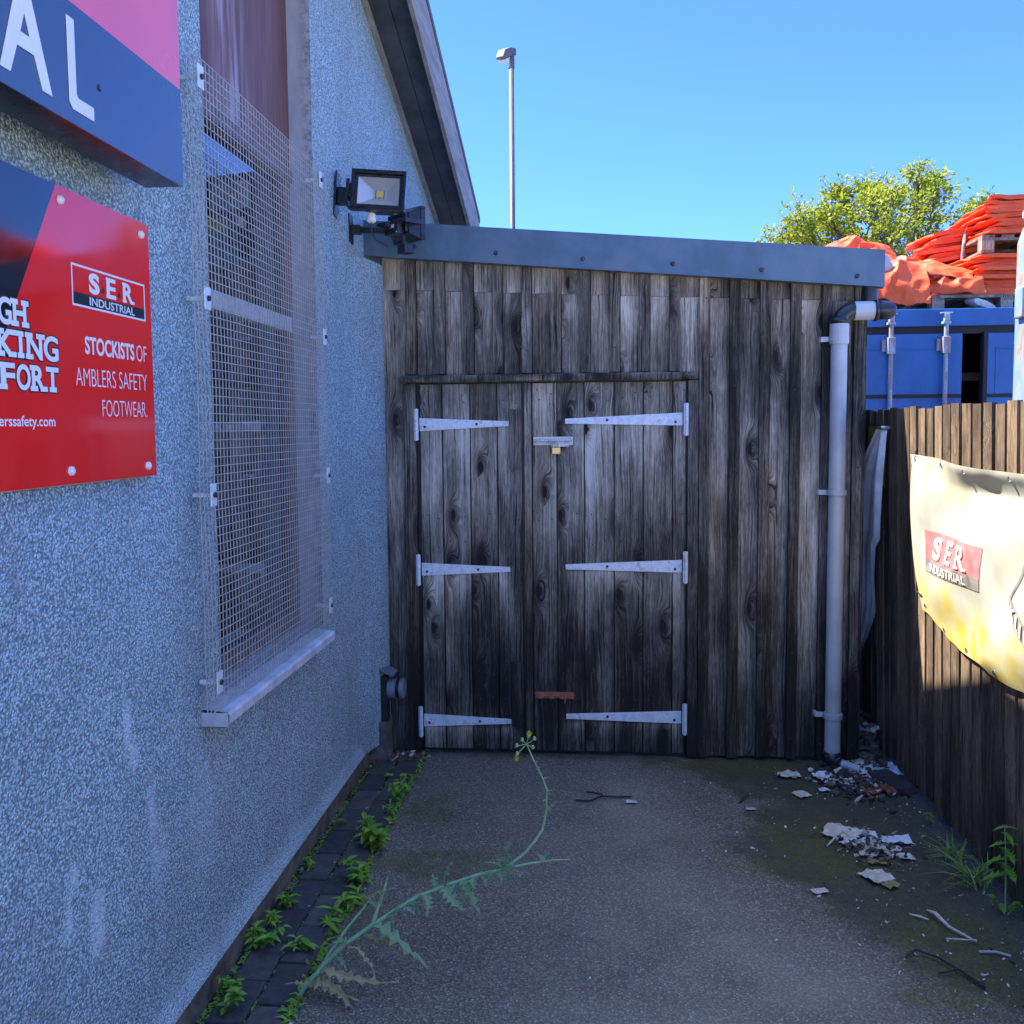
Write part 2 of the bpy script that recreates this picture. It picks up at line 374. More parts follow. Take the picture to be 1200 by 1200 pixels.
def mk_brown():
    s = NT('faded_brown_panel'); co = s.co(); n1 = s.noise(s.map(co, (1, 60, 3)), 1, 5, .7); n2 = s.noise(s.map(co, (3, 5, .9)), 1, 3)
    c = s.ramp(s.math('ADD', s.math('MULTIPLY', n1, .55), s.math('MULTIPLY', n2, .5)), [(.3, (.085, .035, .028)), (.52, (.17, .075, .06)), (.72, (.25, .14, .125))])
    c = s.mix(s.math('MULTIPLY', s.attr('bleach'), s.range(s.noise(s.map(co, (4, 30, 3)), 1, 4), .35, .6)), c, (.40, .34, .38))
    s.set(col=c, rough=.65); s.bump(n1, .4, .003); return s.m
M['brownpanel'] = mk_brown()
def mk_glass():
    s = NT('window_glass'); s.set(col=(.01, .012, .012), rough=.02)
    g = s.n('BsdfGlossy', {'Roughness': .02, 'Color': (.95, .97, 1)}); t = s.n('BsdfTransparent', {'Color': (.75, .78, .76)})
    fr = s.n('Fresnel', {'IOR': 1.6}); mx = s.n('MixShader', {0: s.math('ADD', fr.outputs[0], .12, True), 1: t.outputs[0], 2: g.outputs[0]})
    s.t.links.new(mx.outputs[0], s.out.inputs[0]); return s.m
M['glass'] = mk_glass()
def mk_barge():
    s = NT('weathered_bargeboard'); co = s.co(); n1 = s.noise(s.map(co, (30, 3, 30)), 1, 5, .7)
    s.set(col=s.ramp(n1, [(.3, (.15, .135, .12)), (.6, (.29, .27, .24)), (.8, (.44, .42, .38))]), rough=.8); s.bump(n1, .4, .003); return s.m
M['barge'] = mk_barge()
def mk_container():
    s = NT('container_blue'); co = s.co(); n1 = s.noise(s.map(co, (2, 2, 1)), 1.5, 5, .65); n2 = s.noise(co, 26, 4, .7)
    c = s.mix(s.range(n1, .3, .7), (.012, .085, .26), (.02, .135, .37))
    f = s.range(s.math('ADD', n2, s.math('MULTIPLY', n1, .3)), .80, .88)
    c = s.mix(f, c, (.13, .05, .03)); s.set(col=c, rough=.45, spec=.4); s.bump(n1, .2, .01); return s.m
M['container'] = mk_container()
def mk_orange():
    s = NT('orange_tarpaulin'); co = s.co(); n1 = s.noise(co, 6, 4, .6)
    c = s.mix(s.range(n1, .3, .75), (.70, .075, .014), (.82, .125, .026))
    c = s.mix(s.range(s.noise(co, 17, 4, .7), .62, .8, 0, .35), c, (.42, .10, .06))
    s.set(col=c, rough=.5, spec=.35); s.bump(s.noise(co, 16, 4), .35, .02); return s.m
M['orange'] = mk_orange()

# ================================================================== GROUND
RIGHT_EDGE = [(4.75, .45), (4.45, .5), (4.2, .62), (3.95, .60), (3.65, .50), (3.45, .68), (3.16, .83), (2.99, .97), (2.75, 1.05), (2.3, 1.15), (1.5, 1.2)]
def edge_x(y):
    for (ya, xa), (yb, xb) in zip(RIGHT_EDGE, RIGHT_EDGE[1:]):
        if yb <= y <= ya: return xa+(xb-xa)*(ya-y)/(ya-yb)
    return RIGHT_EDGE[0][1] if y > 4.75 else 1.2
def gz(x, y):
    return .006*noise.noise(Vector((x*1.6, y*1.6, 0)))+.002*noise.noise(Vector((x*9, y*9, 3)))-.004
def dirt_moss(x, y):
    if not (-1.3 < x < 1.9 and 1 < y < 5.2): return 0, 0, 0
    n = fbm(x*3, y*3, 0); d = sm(-.20, .22, x-edge_x(y)+.14*n)
    d = max(d, .95*sm(.16, .0, 4.72-y+.1*n)*sm(-.4, .4, x), .75*sm(.12, -.02, 4.72-y+.05*n))
    def blob(cx, cy, rx, ry): return sm(1.15, .45, math.hypot((x-cx)/rx, (y-cy)/ry)+.35*n)
    lf = .55*max(blob(-.74, 4.0, .15, .32), blob(-.64, 3.48, .26, .17), .8*blob(-.78, 3.05, .10, .30), .6*blob(.30, 3.75, .13, .04), .5*blob(1.0, 2.75, .25, .12))
    d = max(d, lf)
    mo = max(.95*blob(.62, 4.62, .45, .11), .75*blob(.95, 3.75, .35, .3), .55*blob(.75, 3.55, .3, .12), .7*blob(-.52, 3.58, .16, .06), .6*blob(-.7, 4.15, .1, .1), .7*blob(1.12, 3.0, .25, .3), .8*blob(.98, 2.75, .2, .08), 1.1*lf)
    pale = sm(-.6, .35, x)*sm(.05, -.5, x-edge_x(y))*sm(4.9, 4.0, y)*(.55+.6*n)
    return min(1, d), min(1, mo), max(0, min(1, pale))
def axis(lo, hi, st, far):
    a = [-f for f in far[::-1]]; k = lo
    while k < hi+1e-6: a.append(k); k += st
    return a+list(far)
xs = axis(-1.5, 2.1, .03, (6, 14, 40, 120, 400)); ys = axis(1.4, 5.6, .03, (7, 14, 40, 120, 400))
ys = [y for y in ys if y <= 1.4-1e-6 or y >= 1.4-1e-6]
mb = MB(); ids = {}
for j, y in enumerate(ys):
    for i, x in enumerate(xs):
        d, mo, pa = dirt_moss(x, y); inn = -1.5 <= x <= 2.1 and 1.4 <= y <= 5.6
        ids[i, j] = mb.V((x, y, gz(x, y) if inn else -.004), dirt=d, moss=mo, pale=pa)
for j in range(len(ys)-1):
    for i in range(len(xs)-1): mb.F((ids[i, j], ids[i+1, j], ids[i+1, j+1], ids[i, j+1]))
g = mb.build('ground', M['tarmac'], smooth=True); g['kind'] = 'structure'

# unseen pale concrete sheet behind the camera, added to bounce sunlight into the shade
M['concrete'] = plain('bounce_concrete', (.58, .56, .51), .9, 0, .2, 3, .3)
mb = MB(); mb.box(-9.0, 40, -40, -.62, -.02, .004)
o = mb.build('bounce_apron', M['concrete']); o['kind'] = 'structure'
# brick edging along the wall
mb = MB(); bid = 0
for row, (xa, xb) in enumerate(((-1.105, -1.0), (-.992, -.887))):
    y = -1.0+row*.09
    while y < 4.66:
        L = .208+random.uniform(-.004, .004); bid += 1; t = random.uniform(-.004, .004); jx = random.uniform(-.004, .004); y1 = min(y+L, 4.69)
        rz = random.uniform(-.012, .012); tl = random.uniform(-.012, .012)
        mt = Matrix.Translation(((xa+xb)/2+jx, (y+y1)/2, .012+t)) @ Matrix.Rotation(rz, 4, 'Z') @ Matrix.Rotation(tl, 4, 'Y') @ Matrix.Rotation(random.uniform(-.01, .01), 4, 'X')
        mb.box(-(xb-xa)/2, (xb-xa)/2, -(y1-y)/2, (y1-y)/2, -.05, .0, mat=mt, bid=bid*.37)
        y += L+.008
o = mb.build('brick_edging', M['brick'], bevel=.006); o['kind'] = 'structure'
mb = MB()
mb.grid(lambda u, v: (-1.16+.285*u, -1+5.72*v, -.002+.008*noise.noise(Vector((u*5, v*60, 2)))), 12, 260)
o = mb.build('edging_soil', M['soil'], smooth=True); o['kind'] = 'structure'

# ================================================================== BUILDING ON THE LEFT
WX = -1.14
bld = thing('building', 'pebbledashed building with a steep dark verge filling the left side', 'building', (WX, 4.7, 0))
def verge_b(y): return 3.606-.309*(y-5.082)          # bottom of bargeboard, far slope
RIDGE = 4.2  # unseen ridge and near slope, shaped so the roof shadow clears the banner
def roof_z(y):
    return verge_b(y) if y >= RIDGE else verge_b(RIDGE)-.10*(RIDGE-y)
def wall_top(y): return roof_z(y)+.10
OY0, OY1, OZ0, OZ1 = 2.735, 3.82, .86, 3.45
def wash(y, z):
    def b(cy, cz, ry, rz): return sm(1.2, .3, math.hypot((y-cy)/ry, (z-cz)/rz)+.35*fbm(y*12, z*8, 5))
    return max(b(2.16, .95, .02, .09), b(2.19, .865, .028, .04), .7*b(2.275, .70, .03, .09), b(1.905, .70, .028, .035), b(1.88, .62, .02, .07), b(2.0, .545, .035, .10),
               .5*b(2.30, .56, .07, .10), .55*sm(.22, .09, z+.05*fbm(y*4, z, 1)), .35*b(2.6, .55, .2, .2))
mb = MB()
def wall_patch(y0, y1, zb, zt, ny, nz):
    def fn(u, v):
        y = y0+(y1-y0)*u; b = zb; t = zt(y) if callable(zt) else zt; z = b+(t-b)*v
        return (WX+(.014*sm(.16, .09, z)), y, z)
    def af(u, v):
        p = fn(u, v); return dict(wash=wash(p[1], p[2]) if p[1] > 1 and p[2] < 1.3 else 0)
    mb.grid(fn, ny, nz, 0, af)
wall_patch(-.4, 1.2, .09, wall_top, 20, 12)
wall_patch(1.2, OY0, .09, 1.3, 90, 70); wall_patch(1.2, OY0, 1.3, wall_top, 6, 6)
wall_patch(OY0, OY1, .09, OZ0, 60, 40); wall_patch(OY0, OY1, OZ1, wall_top, 4, 2)
wall_patch(OY1, 7.1, .09, wall_top, 40, 60)
wall = mb.build('wall', M['pebble'], bld)
mb = MB()   # unseen sides of the house, so that it casts a whole shadow
for y0, y1 in ((-.4, RIDGE), (RIDGE, 7.1)):
    for x in (-8.0,):
        a = [mb.V((x, y0, 0)), mb.V((x, y1, 0)), mb.V((x, y1, wall_top(y1))), mb.V((x, y0, wall_top(y0)))]; mb.F(a)
for y in (-.4, 7.1):
    a = [mb.V((-8, y, 0)), mb.V((WX, y, 0)), mb.V((WX, y, wall_top(y))), mb.V((-8, y, wall_top(y)))]; mb.F(a)
mb.build('side_wall', M['pebble'], bld)
mb = MB(); mb.box(-1.40, WX+.003, -.4, 7.09, -.1, .092); mb.box(WX-.1, WX+.082, 4.56, 4.715, -.05, .20)
mb.build('plinth', M['plinth'], bld)
# roof, soffit, bargeboard
def slab(mb, x0, x1, lo, hi, segs=((-.5, RIDGE), (RIDGE, 7.3))):
    for ya, yb in segs:
        pts = [(ya, roof_z(ya)+lo), (yb, roof_z(yb)+lo), (yb, roof_z(yb)+hi), (ya, roof_z(ya)+hi)]
        mb.prism(pts, lambda u, v, d: (d, u, v), x0, x1)
mb = MB(); slab(mb, -8.3, -.885, .302, .345); mb.build('roof', M['roof'], bld)
mb = MB(); slab(mb, -.912, -.89, 0, .30); bb = mb.build('bargeboard', M['barge'], bld)
mb = MB(); slab(mb, WX-.3, -1.02, .055, .075); slab(mb, -1.016, -.9125, .055, .073)
mb.build('soffit', M['soffit'], bld)
mb = MB(); slab(mb, WX-.002, WX+.022, .015, .054); mb.build('cover_fillet', M['barge'], bld)
# window opening
def mould(y, z): return sm(3.62, 3.80, y)
mb = MB()
BX = -1.245
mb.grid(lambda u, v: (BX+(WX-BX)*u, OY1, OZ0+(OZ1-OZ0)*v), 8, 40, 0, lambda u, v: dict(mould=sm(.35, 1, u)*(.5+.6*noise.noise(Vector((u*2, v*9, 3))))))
mb.grid(lambda u, v: (BX+(WX-BX)*u, OY0, OZ0+(OZ1-OZ0)*v), 2, 4, 0, lambda u, v: dict(mould=.3))
mb.grid(lambda u, v: (BX+(WX-BX)*u, OY0+(OY1-OY0)*v, OZ1), 2, 4, 0, lambda u, v: dict(mould=.3))
mb.grid(lambda u, v: (BX+(WX-BX)*u, OY0+(OY1-OY0)*v, OZ0), 2, 4, 0, lambda u, v: dict(mould=.3))
mb.build('window_reveal', M['render'], bld)
mb = MB()
mb.grid(lambda u, v: (BX+.01, OY0+(OY1-OY0)*u, 2.72+(OZ1-2.72)*v), 24, 24, 0,
        lambda u, v: dict(bleach=max(sm(.10, .0, abs((u-.42)-.05*math.sin(v*9)))*sm(.95, .6, v), .5*sm(.25, .0, abs(u-.45)))))
mb.box(BX-.03, BX+.009, OY0, OY1, 2.712, 2.72)
mb.build('panel', M['brownpanel'], bld)
win = MB()
win.box(BX-.05, BX+.006, OY0, OY0+.05, OZ0, 2.70); win.box(BX-.05, BX+.006, OY1-.07, OY1, OZ0, 2.70)
win.box(BX-.05, BX+.022, OY0, OY1, 2.66, 2.71); win.box(BX-.05, BX+.006, OY0+.051, OY1-.071, OZ0, OZ0+.06)
wf = win.build('window', M['framewood'], bld)
mb = MB(); mb.box(BX-.045, BX+.012, OY0+.02, OY1-.02, 2.065, 2.120); mb.build('transom', M['pvc'], wf, bevel=.004)
mb = MB(); mb.box(BX-.022, BX-.018, OY0+.05, OY1-.07, OZ0+.06, 2.66); mb.build('pane', M['glass'], wf)
mb = MB()
mb.box(-2.2, -2.19, 2.2, 4.4, .5, 2.9)
mb.build('room_back', M['interior'], wf)
mb = MB()
for z in (1.845, 1.63, 1.52, 1.36, 1.2, 1.02): mb.box(BX-.30, BX-.07, OY0+.06, OY1-.14, z-.012, z+.012)
mb.box(BX-.28, BX-.07, 3.30, 3.325, .9, 1.8); mb.box(BX-.28, BX-.07, 3.02, 3.04, .9, 1.45)
mb.build('inside_shelf', M['shelf'], wf)
mb = MB()
mb.grid(lambda u, v: (BX-.16-.1*v+.004*math.sin(u*90), OY0+.3+.62*u, 1.25+.4*v), 40, 3)
mb.build('blind', M['shelf'], wf)
mb = MB(); N_ = 24
PS = [(-1.142, .865), (-1.062, .857), (-1.058, .848), (-1.060, .822), (-1.075, .812), (-1.142, .815)]
mb.grid(lambda u, v: (PS[round(v*5)][0], 2.592+1.107*u, PS[round(v*5)][1]+.003*noise.noise(Vector((u*20, v*5, 1)))), N_, 5)
mb.box(-1.142, -1.061, 2.5895, 2.592, .8155, .856)
mb.box(-1.142, -1.061, 3.699, 3.7015, .8155, .856)
mb.build('window_sill', M['white_paint'], bld)

# window guard of welded wire
gd = thing('window_guard', 'galvanised square wire mesh guard over the tall window', 'window guard', (WX, 3.14, .87))
mb = MB(); GY0, GY1, GZ0, GZ1 = 2.515, 3.765, .868, 2.69
def gx(y, z): return -1.088+.004*noise.noise(Vector((y*3, z*3, 9)))
ny = 50; nz = 73
for i in range(ny+1):
    y = GY0+(GY1-GY0)*i/ny
    mb.tube([(gx(y, GZ0+(GZ1-GZ0)*k/12), y, GZ0+(GZ1-GZ0)*k/12) for k in range(13)], 0.0015, 4, cap=False)
for i in range(nz+1):
    z = GZ0+(GZ1-GZ0)*i/nz
    mb.tube([(gx(GY0+(GY1-GY0)*k/8, z)+.0022, GY0+(GY1-GY0)*k/8, z) for k in range(9)], .0015, 4, cap=False)
mb.build('wire_mesh', M['mesh'], gd)
for y, z in ((2.587, 2.635), (2.587, 2.036), (2.585, 1.487), (2.587, .948), (3.722, 2.646), (3.732, 2.036), (3.735, 1.483), (3.728, .955)):
    mb = MB(); mb.box(-1.083, -1.079, y-.02, y+.02, z-.032, z+.032); mb.box(-1.14, -1.084, y-.006, y+.006, z-.006, z+.006)
    c = mb.build('clip', M['galv'], gd, bevel=.0015)
    mb = MB(); mb.tube([(-1.079, y, z), (-1.073, y, z)], .008, 10); mb.build('screw', M['screw'], c)

# ================================================================== SIGNS
# box sign with cut letters
SXF, SXB, SE, SB, ST, SN = -.98, -1.073, 2.225, 2.247, 2.84, -.2
sg = thing('shop_sign', 'deep slate and pink box sign with large cut-out letters AL', 'sign', (WX, 1.8, 2.247))
def sf(lift=0): return lambda u, v, d=0: (SXF+lift+d, u, v)
dk = MB(); yk = lambda z: 2.229-(z-2.468)*.7
# panel in two colours; diagonal runs from (2.225, 2.468) up and back
dd = [(2.225, 2.468), (1.18, 3.05)]
dk.prism([(SN, SB), (SE, SB), (SE, 2.471), (SN, 2.471)], lambda u, v, d: (d, u, v), SXF-.004, SXF)
pn = dk.build('dark_panel', M['darkgrey'], sg)
rd = MB(); rd.prism([(SN, 2.4715), (SE, 2.4715), (SE, ST), (SN, ST)], lambda u, v, d: (d, u, v), SXF-.004, SXF-.0003)
rd.build('red_panel', M['red_sat'], sg)
mb = MB(); mb.box(SXB, SXF-.0045, SN, SE-.001, SB+.001, ST); mb.build('sign_box', M['blackm'], sg)
for y in (2.1, 1.2, .1):
    mb = MB(); mb.box(-1.14, SXB-.001, y-.03, y+.03, SB+.08, ST-.1); mb.build('standoff', M['blackm'], sg)
def letter(pts, holes=None):
    a = MB(); a.prism(pts, lambda u, v, d: (d, u, v), SXF+.0005, SXF+.0018); return a
Lp = [(1.736, 2.441), (1.762, 2.441), (1.762, 2.305), (1.768, 2.299), (1.823, 2.299), (1.823, 2.273), (1.748, 2.273), (1.736, 2.285)]
letter(Lp).build('letter', M['letter'], sg, bevel=.001)
a = MB()
f_ = lambda u, v, d: (d, u, v)
a.prism([(1.528, 2.273), (1.556, 2.273), (1.578, 2.325), (1.589, 2.351), (1.603, 2.388), (1.603, 2.441), (1.589, 2.441)], f_, SXF+.0005, SXF+.0018)
a.prism([(1.6035, 2.441), (1.6035, 2.388), (1.617, 2.351), (1.628, 2.325), (1.650, 2.273), (1.679, 2.273), (1.617, 2.441)], f_, SXF+.0005, SXF+.0018)
a.prism([(1.579, 2.325), (1.6275, 2.325), (1.6165, 2.351), (1.5895, 2.351)], f_, SXF+.0005, SXF+.0019)
a.build('letter', M['letter'], sg)
for cy, cz in ((1.852, 2.348), (2.19, 2.95)):
    mb = MB(); mb.tube([(SXF, cy, cz), (SXF+.003, cy, cz)], .007, 14); mb.build('screw', M['darkgrey'], sg)

# glossy red and black board
B1, B0, T1, T0 = 2.308, .70, 2.178, 1.558
sn = thing('notice_board', 'glossy red and black board reading STOCKISTS OF AMBLERS SAFETY FOOTWEAR', 'sign', (WX, 1.5, T0))
XF = -1.112
def bx(z): return 1.903+(z-2.176)*.594
mb = MB(); mb.prism([(bx(T0), T0), (B1, T0), (B1+.0, T1-.01), (B1-.008, T1), (bx(T1), T1)], lambda u, v, d: (d, u, v), XF-.003, XF)
rp = mb.build('red_face', M['red_gloss'], sn)
mb = MB(); mb.prism([(B0, T0), (bx(T0)-.0004, T0), (bx(T1)-.0004, T1), (B0, T1)], lambda u, v, d: (d, u, v), XF-.003, XF)
mb.build('black_face', M['black_gloss'], sn)
mb = MB(); mb.box(XF-.012, XF-.0035, B0-.002, B1+.002, T0-.002, T1+.002); mb.build('backing', M['alu'], sn)
for y, z in ((2.2, 2.1), (2.2, 1.62), (1.2, 2.1), (1.2, 1.62)):
    mb = MB(); mb.box(WX, XF-.0125, y-.02, y+.02, z-.02, z+.02); mb.build('spacer', M['alu'], sn)
def sgn(y0, y1, z0, z1, k=.0006): return lambda u, v, d=0: (XF+k+d, y0+(y1-y0)*u, z0+(z1-z0)*v)
ident = lambda k: (lambda u, v, d=0: (XF+k+d, u, v))
mb = MB()
def rect(mb, y0, y1, z0, z1, k, m=0): mb.F([mb.V((XF+k, a, b)) for a, b in ((y0, z0), (y1, z0), (y1, z1), (y0, z1))], m)
LY0, LY1, LZ0, LZ1 = 1.949, 2.277, 1.9385, 2.028; bw = .0045
for q in ((LY0, LY1, LZ0, LZ0+bw), (LY0, LY1, LZ1-bw, LZ1), (LY0, LY0+bw, LZ0+bw, LZ1-bw), (LY1-bw, LY1, LZ0+bw, LZ1-bw)): rect(mb, *q, .0006)
rect(mb, LY0+bw, LY1-bw, LZ0+bw, 1.968, .0006, 1)
put_slab(mb, 'S', ident(.001), 2.018, 2.062, 1.972, 2.018, .05, .2, .14)
put_slab(mb, 'E', ident(.001), 2.093, 2.135, 1.972, 2.018, .03, .2, .14)
put_slab(mb, 'R', ident(.001), 2.168, 2.218, 1.972, 2.018, .03, .2, .14)
for cy in (2.077, 2.151): mb.F([mb.V((XF+.0008, a, b)) for a, b in ((cy-.008, 1.98), (cy+.008, 1.98), (cy, 1.995))], 1)
put_text(mb, 'INDUSTRIAL', sgn(2.018, 2.222, 1.946, 1.9645, .001), .012)
mb.build('logo', [M['vinyl'], M['vinylb']], sn)
for rows in ([('STOCKISTS', (1.992, 2.213, 1.838, 1.877), .028), ('OF', (2.224, 2.275, 1.838, 1.877), -.012)], [('AMBLERS SAFETY', (1.950, 2.272, 1.768, 1.807), -.012)],
             [('FOOTWEAR.', (2.055, 2.268, 1.703, 1.740), -.012)], [('erssafety.com', (1.680, 1.865, 1.674, 1.701), .012)]):
    mb = MB()
    for t_, q_, b_ in rows: put_text(mb, t_, sgn(*q_), b_)
    mb.build('lettering', M['vinyl'], sn)
mb = MB()
def halo(t, y0, y1, z0, z1):
    put_slab(mb, t, ident(.0006), y0-.004, y1+.004, z0-.003, z1+.003, .075, .30, .26, 1)
    put_slab(mb, t, ident(.0016), y0, y1, z0, z1, .03, .28, .2, 0)
halo('GH', 1.690, 1.780, 1.872, 1.924); halo('KING', 1.685, 1.886, 1.812, 1.864); halo('FORT', 1.690, 1.883, 1.750, 1.801)
mb.build('slogan', [M['vinyl'], M['vinylb']], sn)
for y, z in ((1.918, 2.150), (2.268, 2.148), (1.916, 1.586), (2.262, 1.583), (1.45, 2.15), (1.45, 1.586)):
    mb = MB(); mb.tube([(XF, y, z), (XF+.005, y, z), (XF+.008, y, z)], [.0105, .0095, .005], 14); mb.build('screw_cap', M['capw'], sn, smooth=False)

# ================================================================== FLOODLIGHTS
def flood(label, name='floodlight'):
    t = local_thing(name, label, 'floodlight', (0, 0, 0), 'black floodlights on the pebbledash wall')
    W, H = .118, .088
    mb = MB()
    for q in ((-W, W, H-.016, H), (-W, W, -H, -H+.016)): mb.box(q[0], q[1], -.03, .004, q[2], q[3])
    mb.box(-W, -W+.016, -.03, .004, -H+.0165, H-.0165); mb.box(W-.016, W, -.03, .004, -H+.0165, H-.0165)
    fr = mb.build('bezel', M['blackm'], t, bevel=.003)
    mb = MB(); w0, h0, w1, h1 = W-.017, H-.017, .03, .018
    o4 = [mb.V((x, -.014, z)) for x, z in ((-w0, -h0), (w0, -h0), (w0, h0), (-w0, h0))]
    for q in ((-w0, -h0), ):
        pass
    i4 = [mb.V((x, -.013, z)) for x, z in ((-w0+.012, -h0+.012), (w0-.012, -h0+.012), (w0-.012, h0-.012), (-w0+.012, h0-.012))]
    k4 = [mb.V((x, .03, z)) for x, z in ((-w1, -h1), (w1, -h1), (w1, h1), (-w1, h1))]
    for k in range(4): mb.F((o4[k], o4[(k+1) % 4], i4[(k+1) % 4], i4[k]), 1); mb.F((i4[k], i4[(k+1) % 4], k4[(k+1) % 4], k4[k]), 0)
    mb.F(k4, 0); rf = mb.build('reflector', [M['reflector'], M['black']], t)
    mb = MB(); mb.box(-.014, .014, .024, .029, -.012, .012); mb.build('led', M['led'], rf)
    mb = MB(); b0 = [mb.V((x, .005, z)) for x, z in ((-W+.004, -H+.004), (W-.004, -H+.004), (W-.004, H-.004), (-W+.004, H-.004))]
    b1 = [mb.V((x, .055, z)) for x, z in ((-.08, -.055), (.08, -.055), (.08, .055), (-.08, .055))]
    for k in range(4): mb.F((b0[k], b0[(k+1) % 4], b1[(k+1) % 4], b1[k]))
    mb.F(b1[::-1]); mb.build('housing', M['blackm'], t)
    mb = MB()
    for k in range(9):
        x = -.072+.018*k; mb.box(x-.002, x+.002, .03, .075, -.05, .05)
    mb.build('cooling_fin', M['blackm'], t)
    mb = MB(); mb.box(-.055, .055, .0755, .115, -.062, .012); mb.build('driver_box', M['black'], t, bevel=.004)
    mb = MB(); mb.box(-.03, .02, .1155, .1165, -.03, -.006); mb.build('rating_label', M['capw'], t)
    return t
def bolt_part(par, pts, r=.004):
    for p, q in pts:
        mb = MB(); mb.tube([p, q], r, 8); mb.build('screw', M['steel'], par)
# upper lamp, looking back towards the yard
f1 = flood('upper black floodlight on the pebbledash wall with its square glass facing the yard')
mb = MB()  # wall plate and arm (in the lamp's own frame; wall lies towards -x)
mb.box(-.20, -.193, .03, .13, -.10, .10); mb.box(-.192, -.13, .055, .10, -.035, .035); mb.box(-.13, -.119, -.01, .05, -.03, .03); mb.box(-.145, -.131, .0, .09, -.055, .055)
mb.build('wall_bracket', M['black'], f1, bevel=.003)
mb = MB(); mb.tube([(-.03, .03, -.086), (-.03, .03, -.10), (-.03, .03, -.101), (-.03, .03, -.118), (-.03, .03, -.125)], [.017, .017, .021, .021, .012], 14)
mb.build('motion_sensor', M['capw'], f1)
mb = MB(); mb.tube([(-.03, .03, -.125), (-.028, .04, -.16), (-.01, .06, -.19), (.04, .1, -.205)], .0028, 6); mb.build('cable', M['black'], f1)
bolt_part(f1, [((-.192, .05, .07), (-.186, .05, .07)), ((-.192, .11, .07), (-.186, .11, .07))], .007)
f1.location = (-.935, 4.10, 2.685); f1.rotation_euler = (R(-7), R(4), R(4))
# lower lamp, turned away so that its finned back shows
f2 = flood('lower black floodlight turned away to show its finned back and drooping sensor')
F2 = Matrix.Translation((-.880, 4.44, 2.612)) @ Matrix.Rotation(R(140), 4, 'Z') @ Matrix.Scale(.86, 4); F2I = F2.inverted()
mb = MB(); mb.box(WX, WX+.006, 4.36, 4.43, 2.53, 2.66, mat=F2I)           # wall plate and arm, set square to the wall
mb.box(WX+.0065, WX+.05, 4.375, 4.415, 2.57, 2.61, mat=F2I)
mb.tube([F2I @ Vector((WX+.05, 4.395, 2.59)), F2I @ Vector((-.98, 4.40, 2.585)), (.0, .125, -.01)], .018, 8)
mb.box(-.1215, -.119, -.01, .11, -.012, .012); mb.box(.119, .1215, -.01, .11, -.012, .012); mb.box(-.119, .119, .1165, .119, -.012, .012)
mb.build('wall_bracket', M['black'], f2, bevel=.003)
mb = MB(); mb.tube([(-.05, .07, -.063), (-.05, .07, -.10)], .011, 10); mb.tube([(-.05, .07, -.098), (-.05, .07, -.125)], .022, 12)
mb.box(-.085, -.02, .03, .09, -.165, -.115)
mb.build('motion_sensor', M['black'], f2, bevel=.006)
bolt_part(f2, [((-.05, .116, -.055), (-.05, .12, -.055)), ((.045, .116, -.055), (.045, .12, -.055)), ((.0, .116, .005), (.0, .12, .005))], .005)
f2.location = (-.880, 4.44, 2.612); f2.rotation_euler = (0, 0, R(140)); f2.scale = (.86, .86, .86)

# ================================================================== WALL VENT near the shed corner
VX = WX+.052
vt = thing('wall_vent', 'small round capped vent on the wall at the foot of the shed corner', 'vent', (VX, 4.62, .33))
M['ventgrey'] = plain('vent_grey', (.17, .19, .21), .4, 0, .2, 10, .05)
mb = MB(); mb.box(VX, VX+.035, 4.585, 4.655, .20, .43); mb.build('back_box', M['black'], vt, bevel=.004)
mb = MB(); mb.prism([(VX, .475), (VX+.07, .440), (VX+.07, .432), (VX, .462)], lambda u, v, d: (u, d, v), 4.57, 4.69); mb.build('hood', M['ventgrey'], vt, bevel=.002)
mb = MB(); mb.tube([(VX+.035, 4.63, .36), (VX+.075, 4.63, .36)], .050, 24); mb.build('collar', M['ventgrey'], vt)
mb = MB(); mb.tube([(VX+.075, 4.63, .36), (VX+.095, 4.63, .36)], .042, 24); mb.build('grille', M['black'], vt)
mb = MB(); mb.tube([(VX+.095, 4.63, .36), (VX+.112, 4.63, .36), (VX+.118, 4.63, .36)], [.052, .052, .044], 24); mb.build('cap', M['ventgrey'], vt)

# ================================================================== SHED
SY = 4.73
shed = thing('shed', 'weathered timber lean-to shed with double doors and grey metal fascia', 'shed', (.1, SY, 0))
fr = lambda a, d, z: (a, SY+d, z)
def roofline(x): return 2.662-.082*(x+.827)-.09
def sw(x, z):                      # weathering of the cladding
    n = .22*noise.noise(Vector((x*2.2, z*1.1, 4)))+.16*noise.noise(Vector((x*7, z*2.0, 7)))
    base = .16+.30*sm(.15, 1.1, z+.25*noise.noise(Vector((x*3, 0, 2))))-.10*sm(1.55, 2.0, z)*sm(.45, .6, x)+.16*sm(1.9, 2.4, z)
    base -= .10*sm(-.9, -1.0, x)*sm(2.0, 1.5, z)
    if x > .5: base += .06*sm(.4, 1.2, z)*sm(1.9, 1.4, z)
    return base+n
mb = MB(); bid = 1.0
BAT = [-.925+.1445*k for k in range(15)]+[1.247]
cl = [-1.075]+BAT
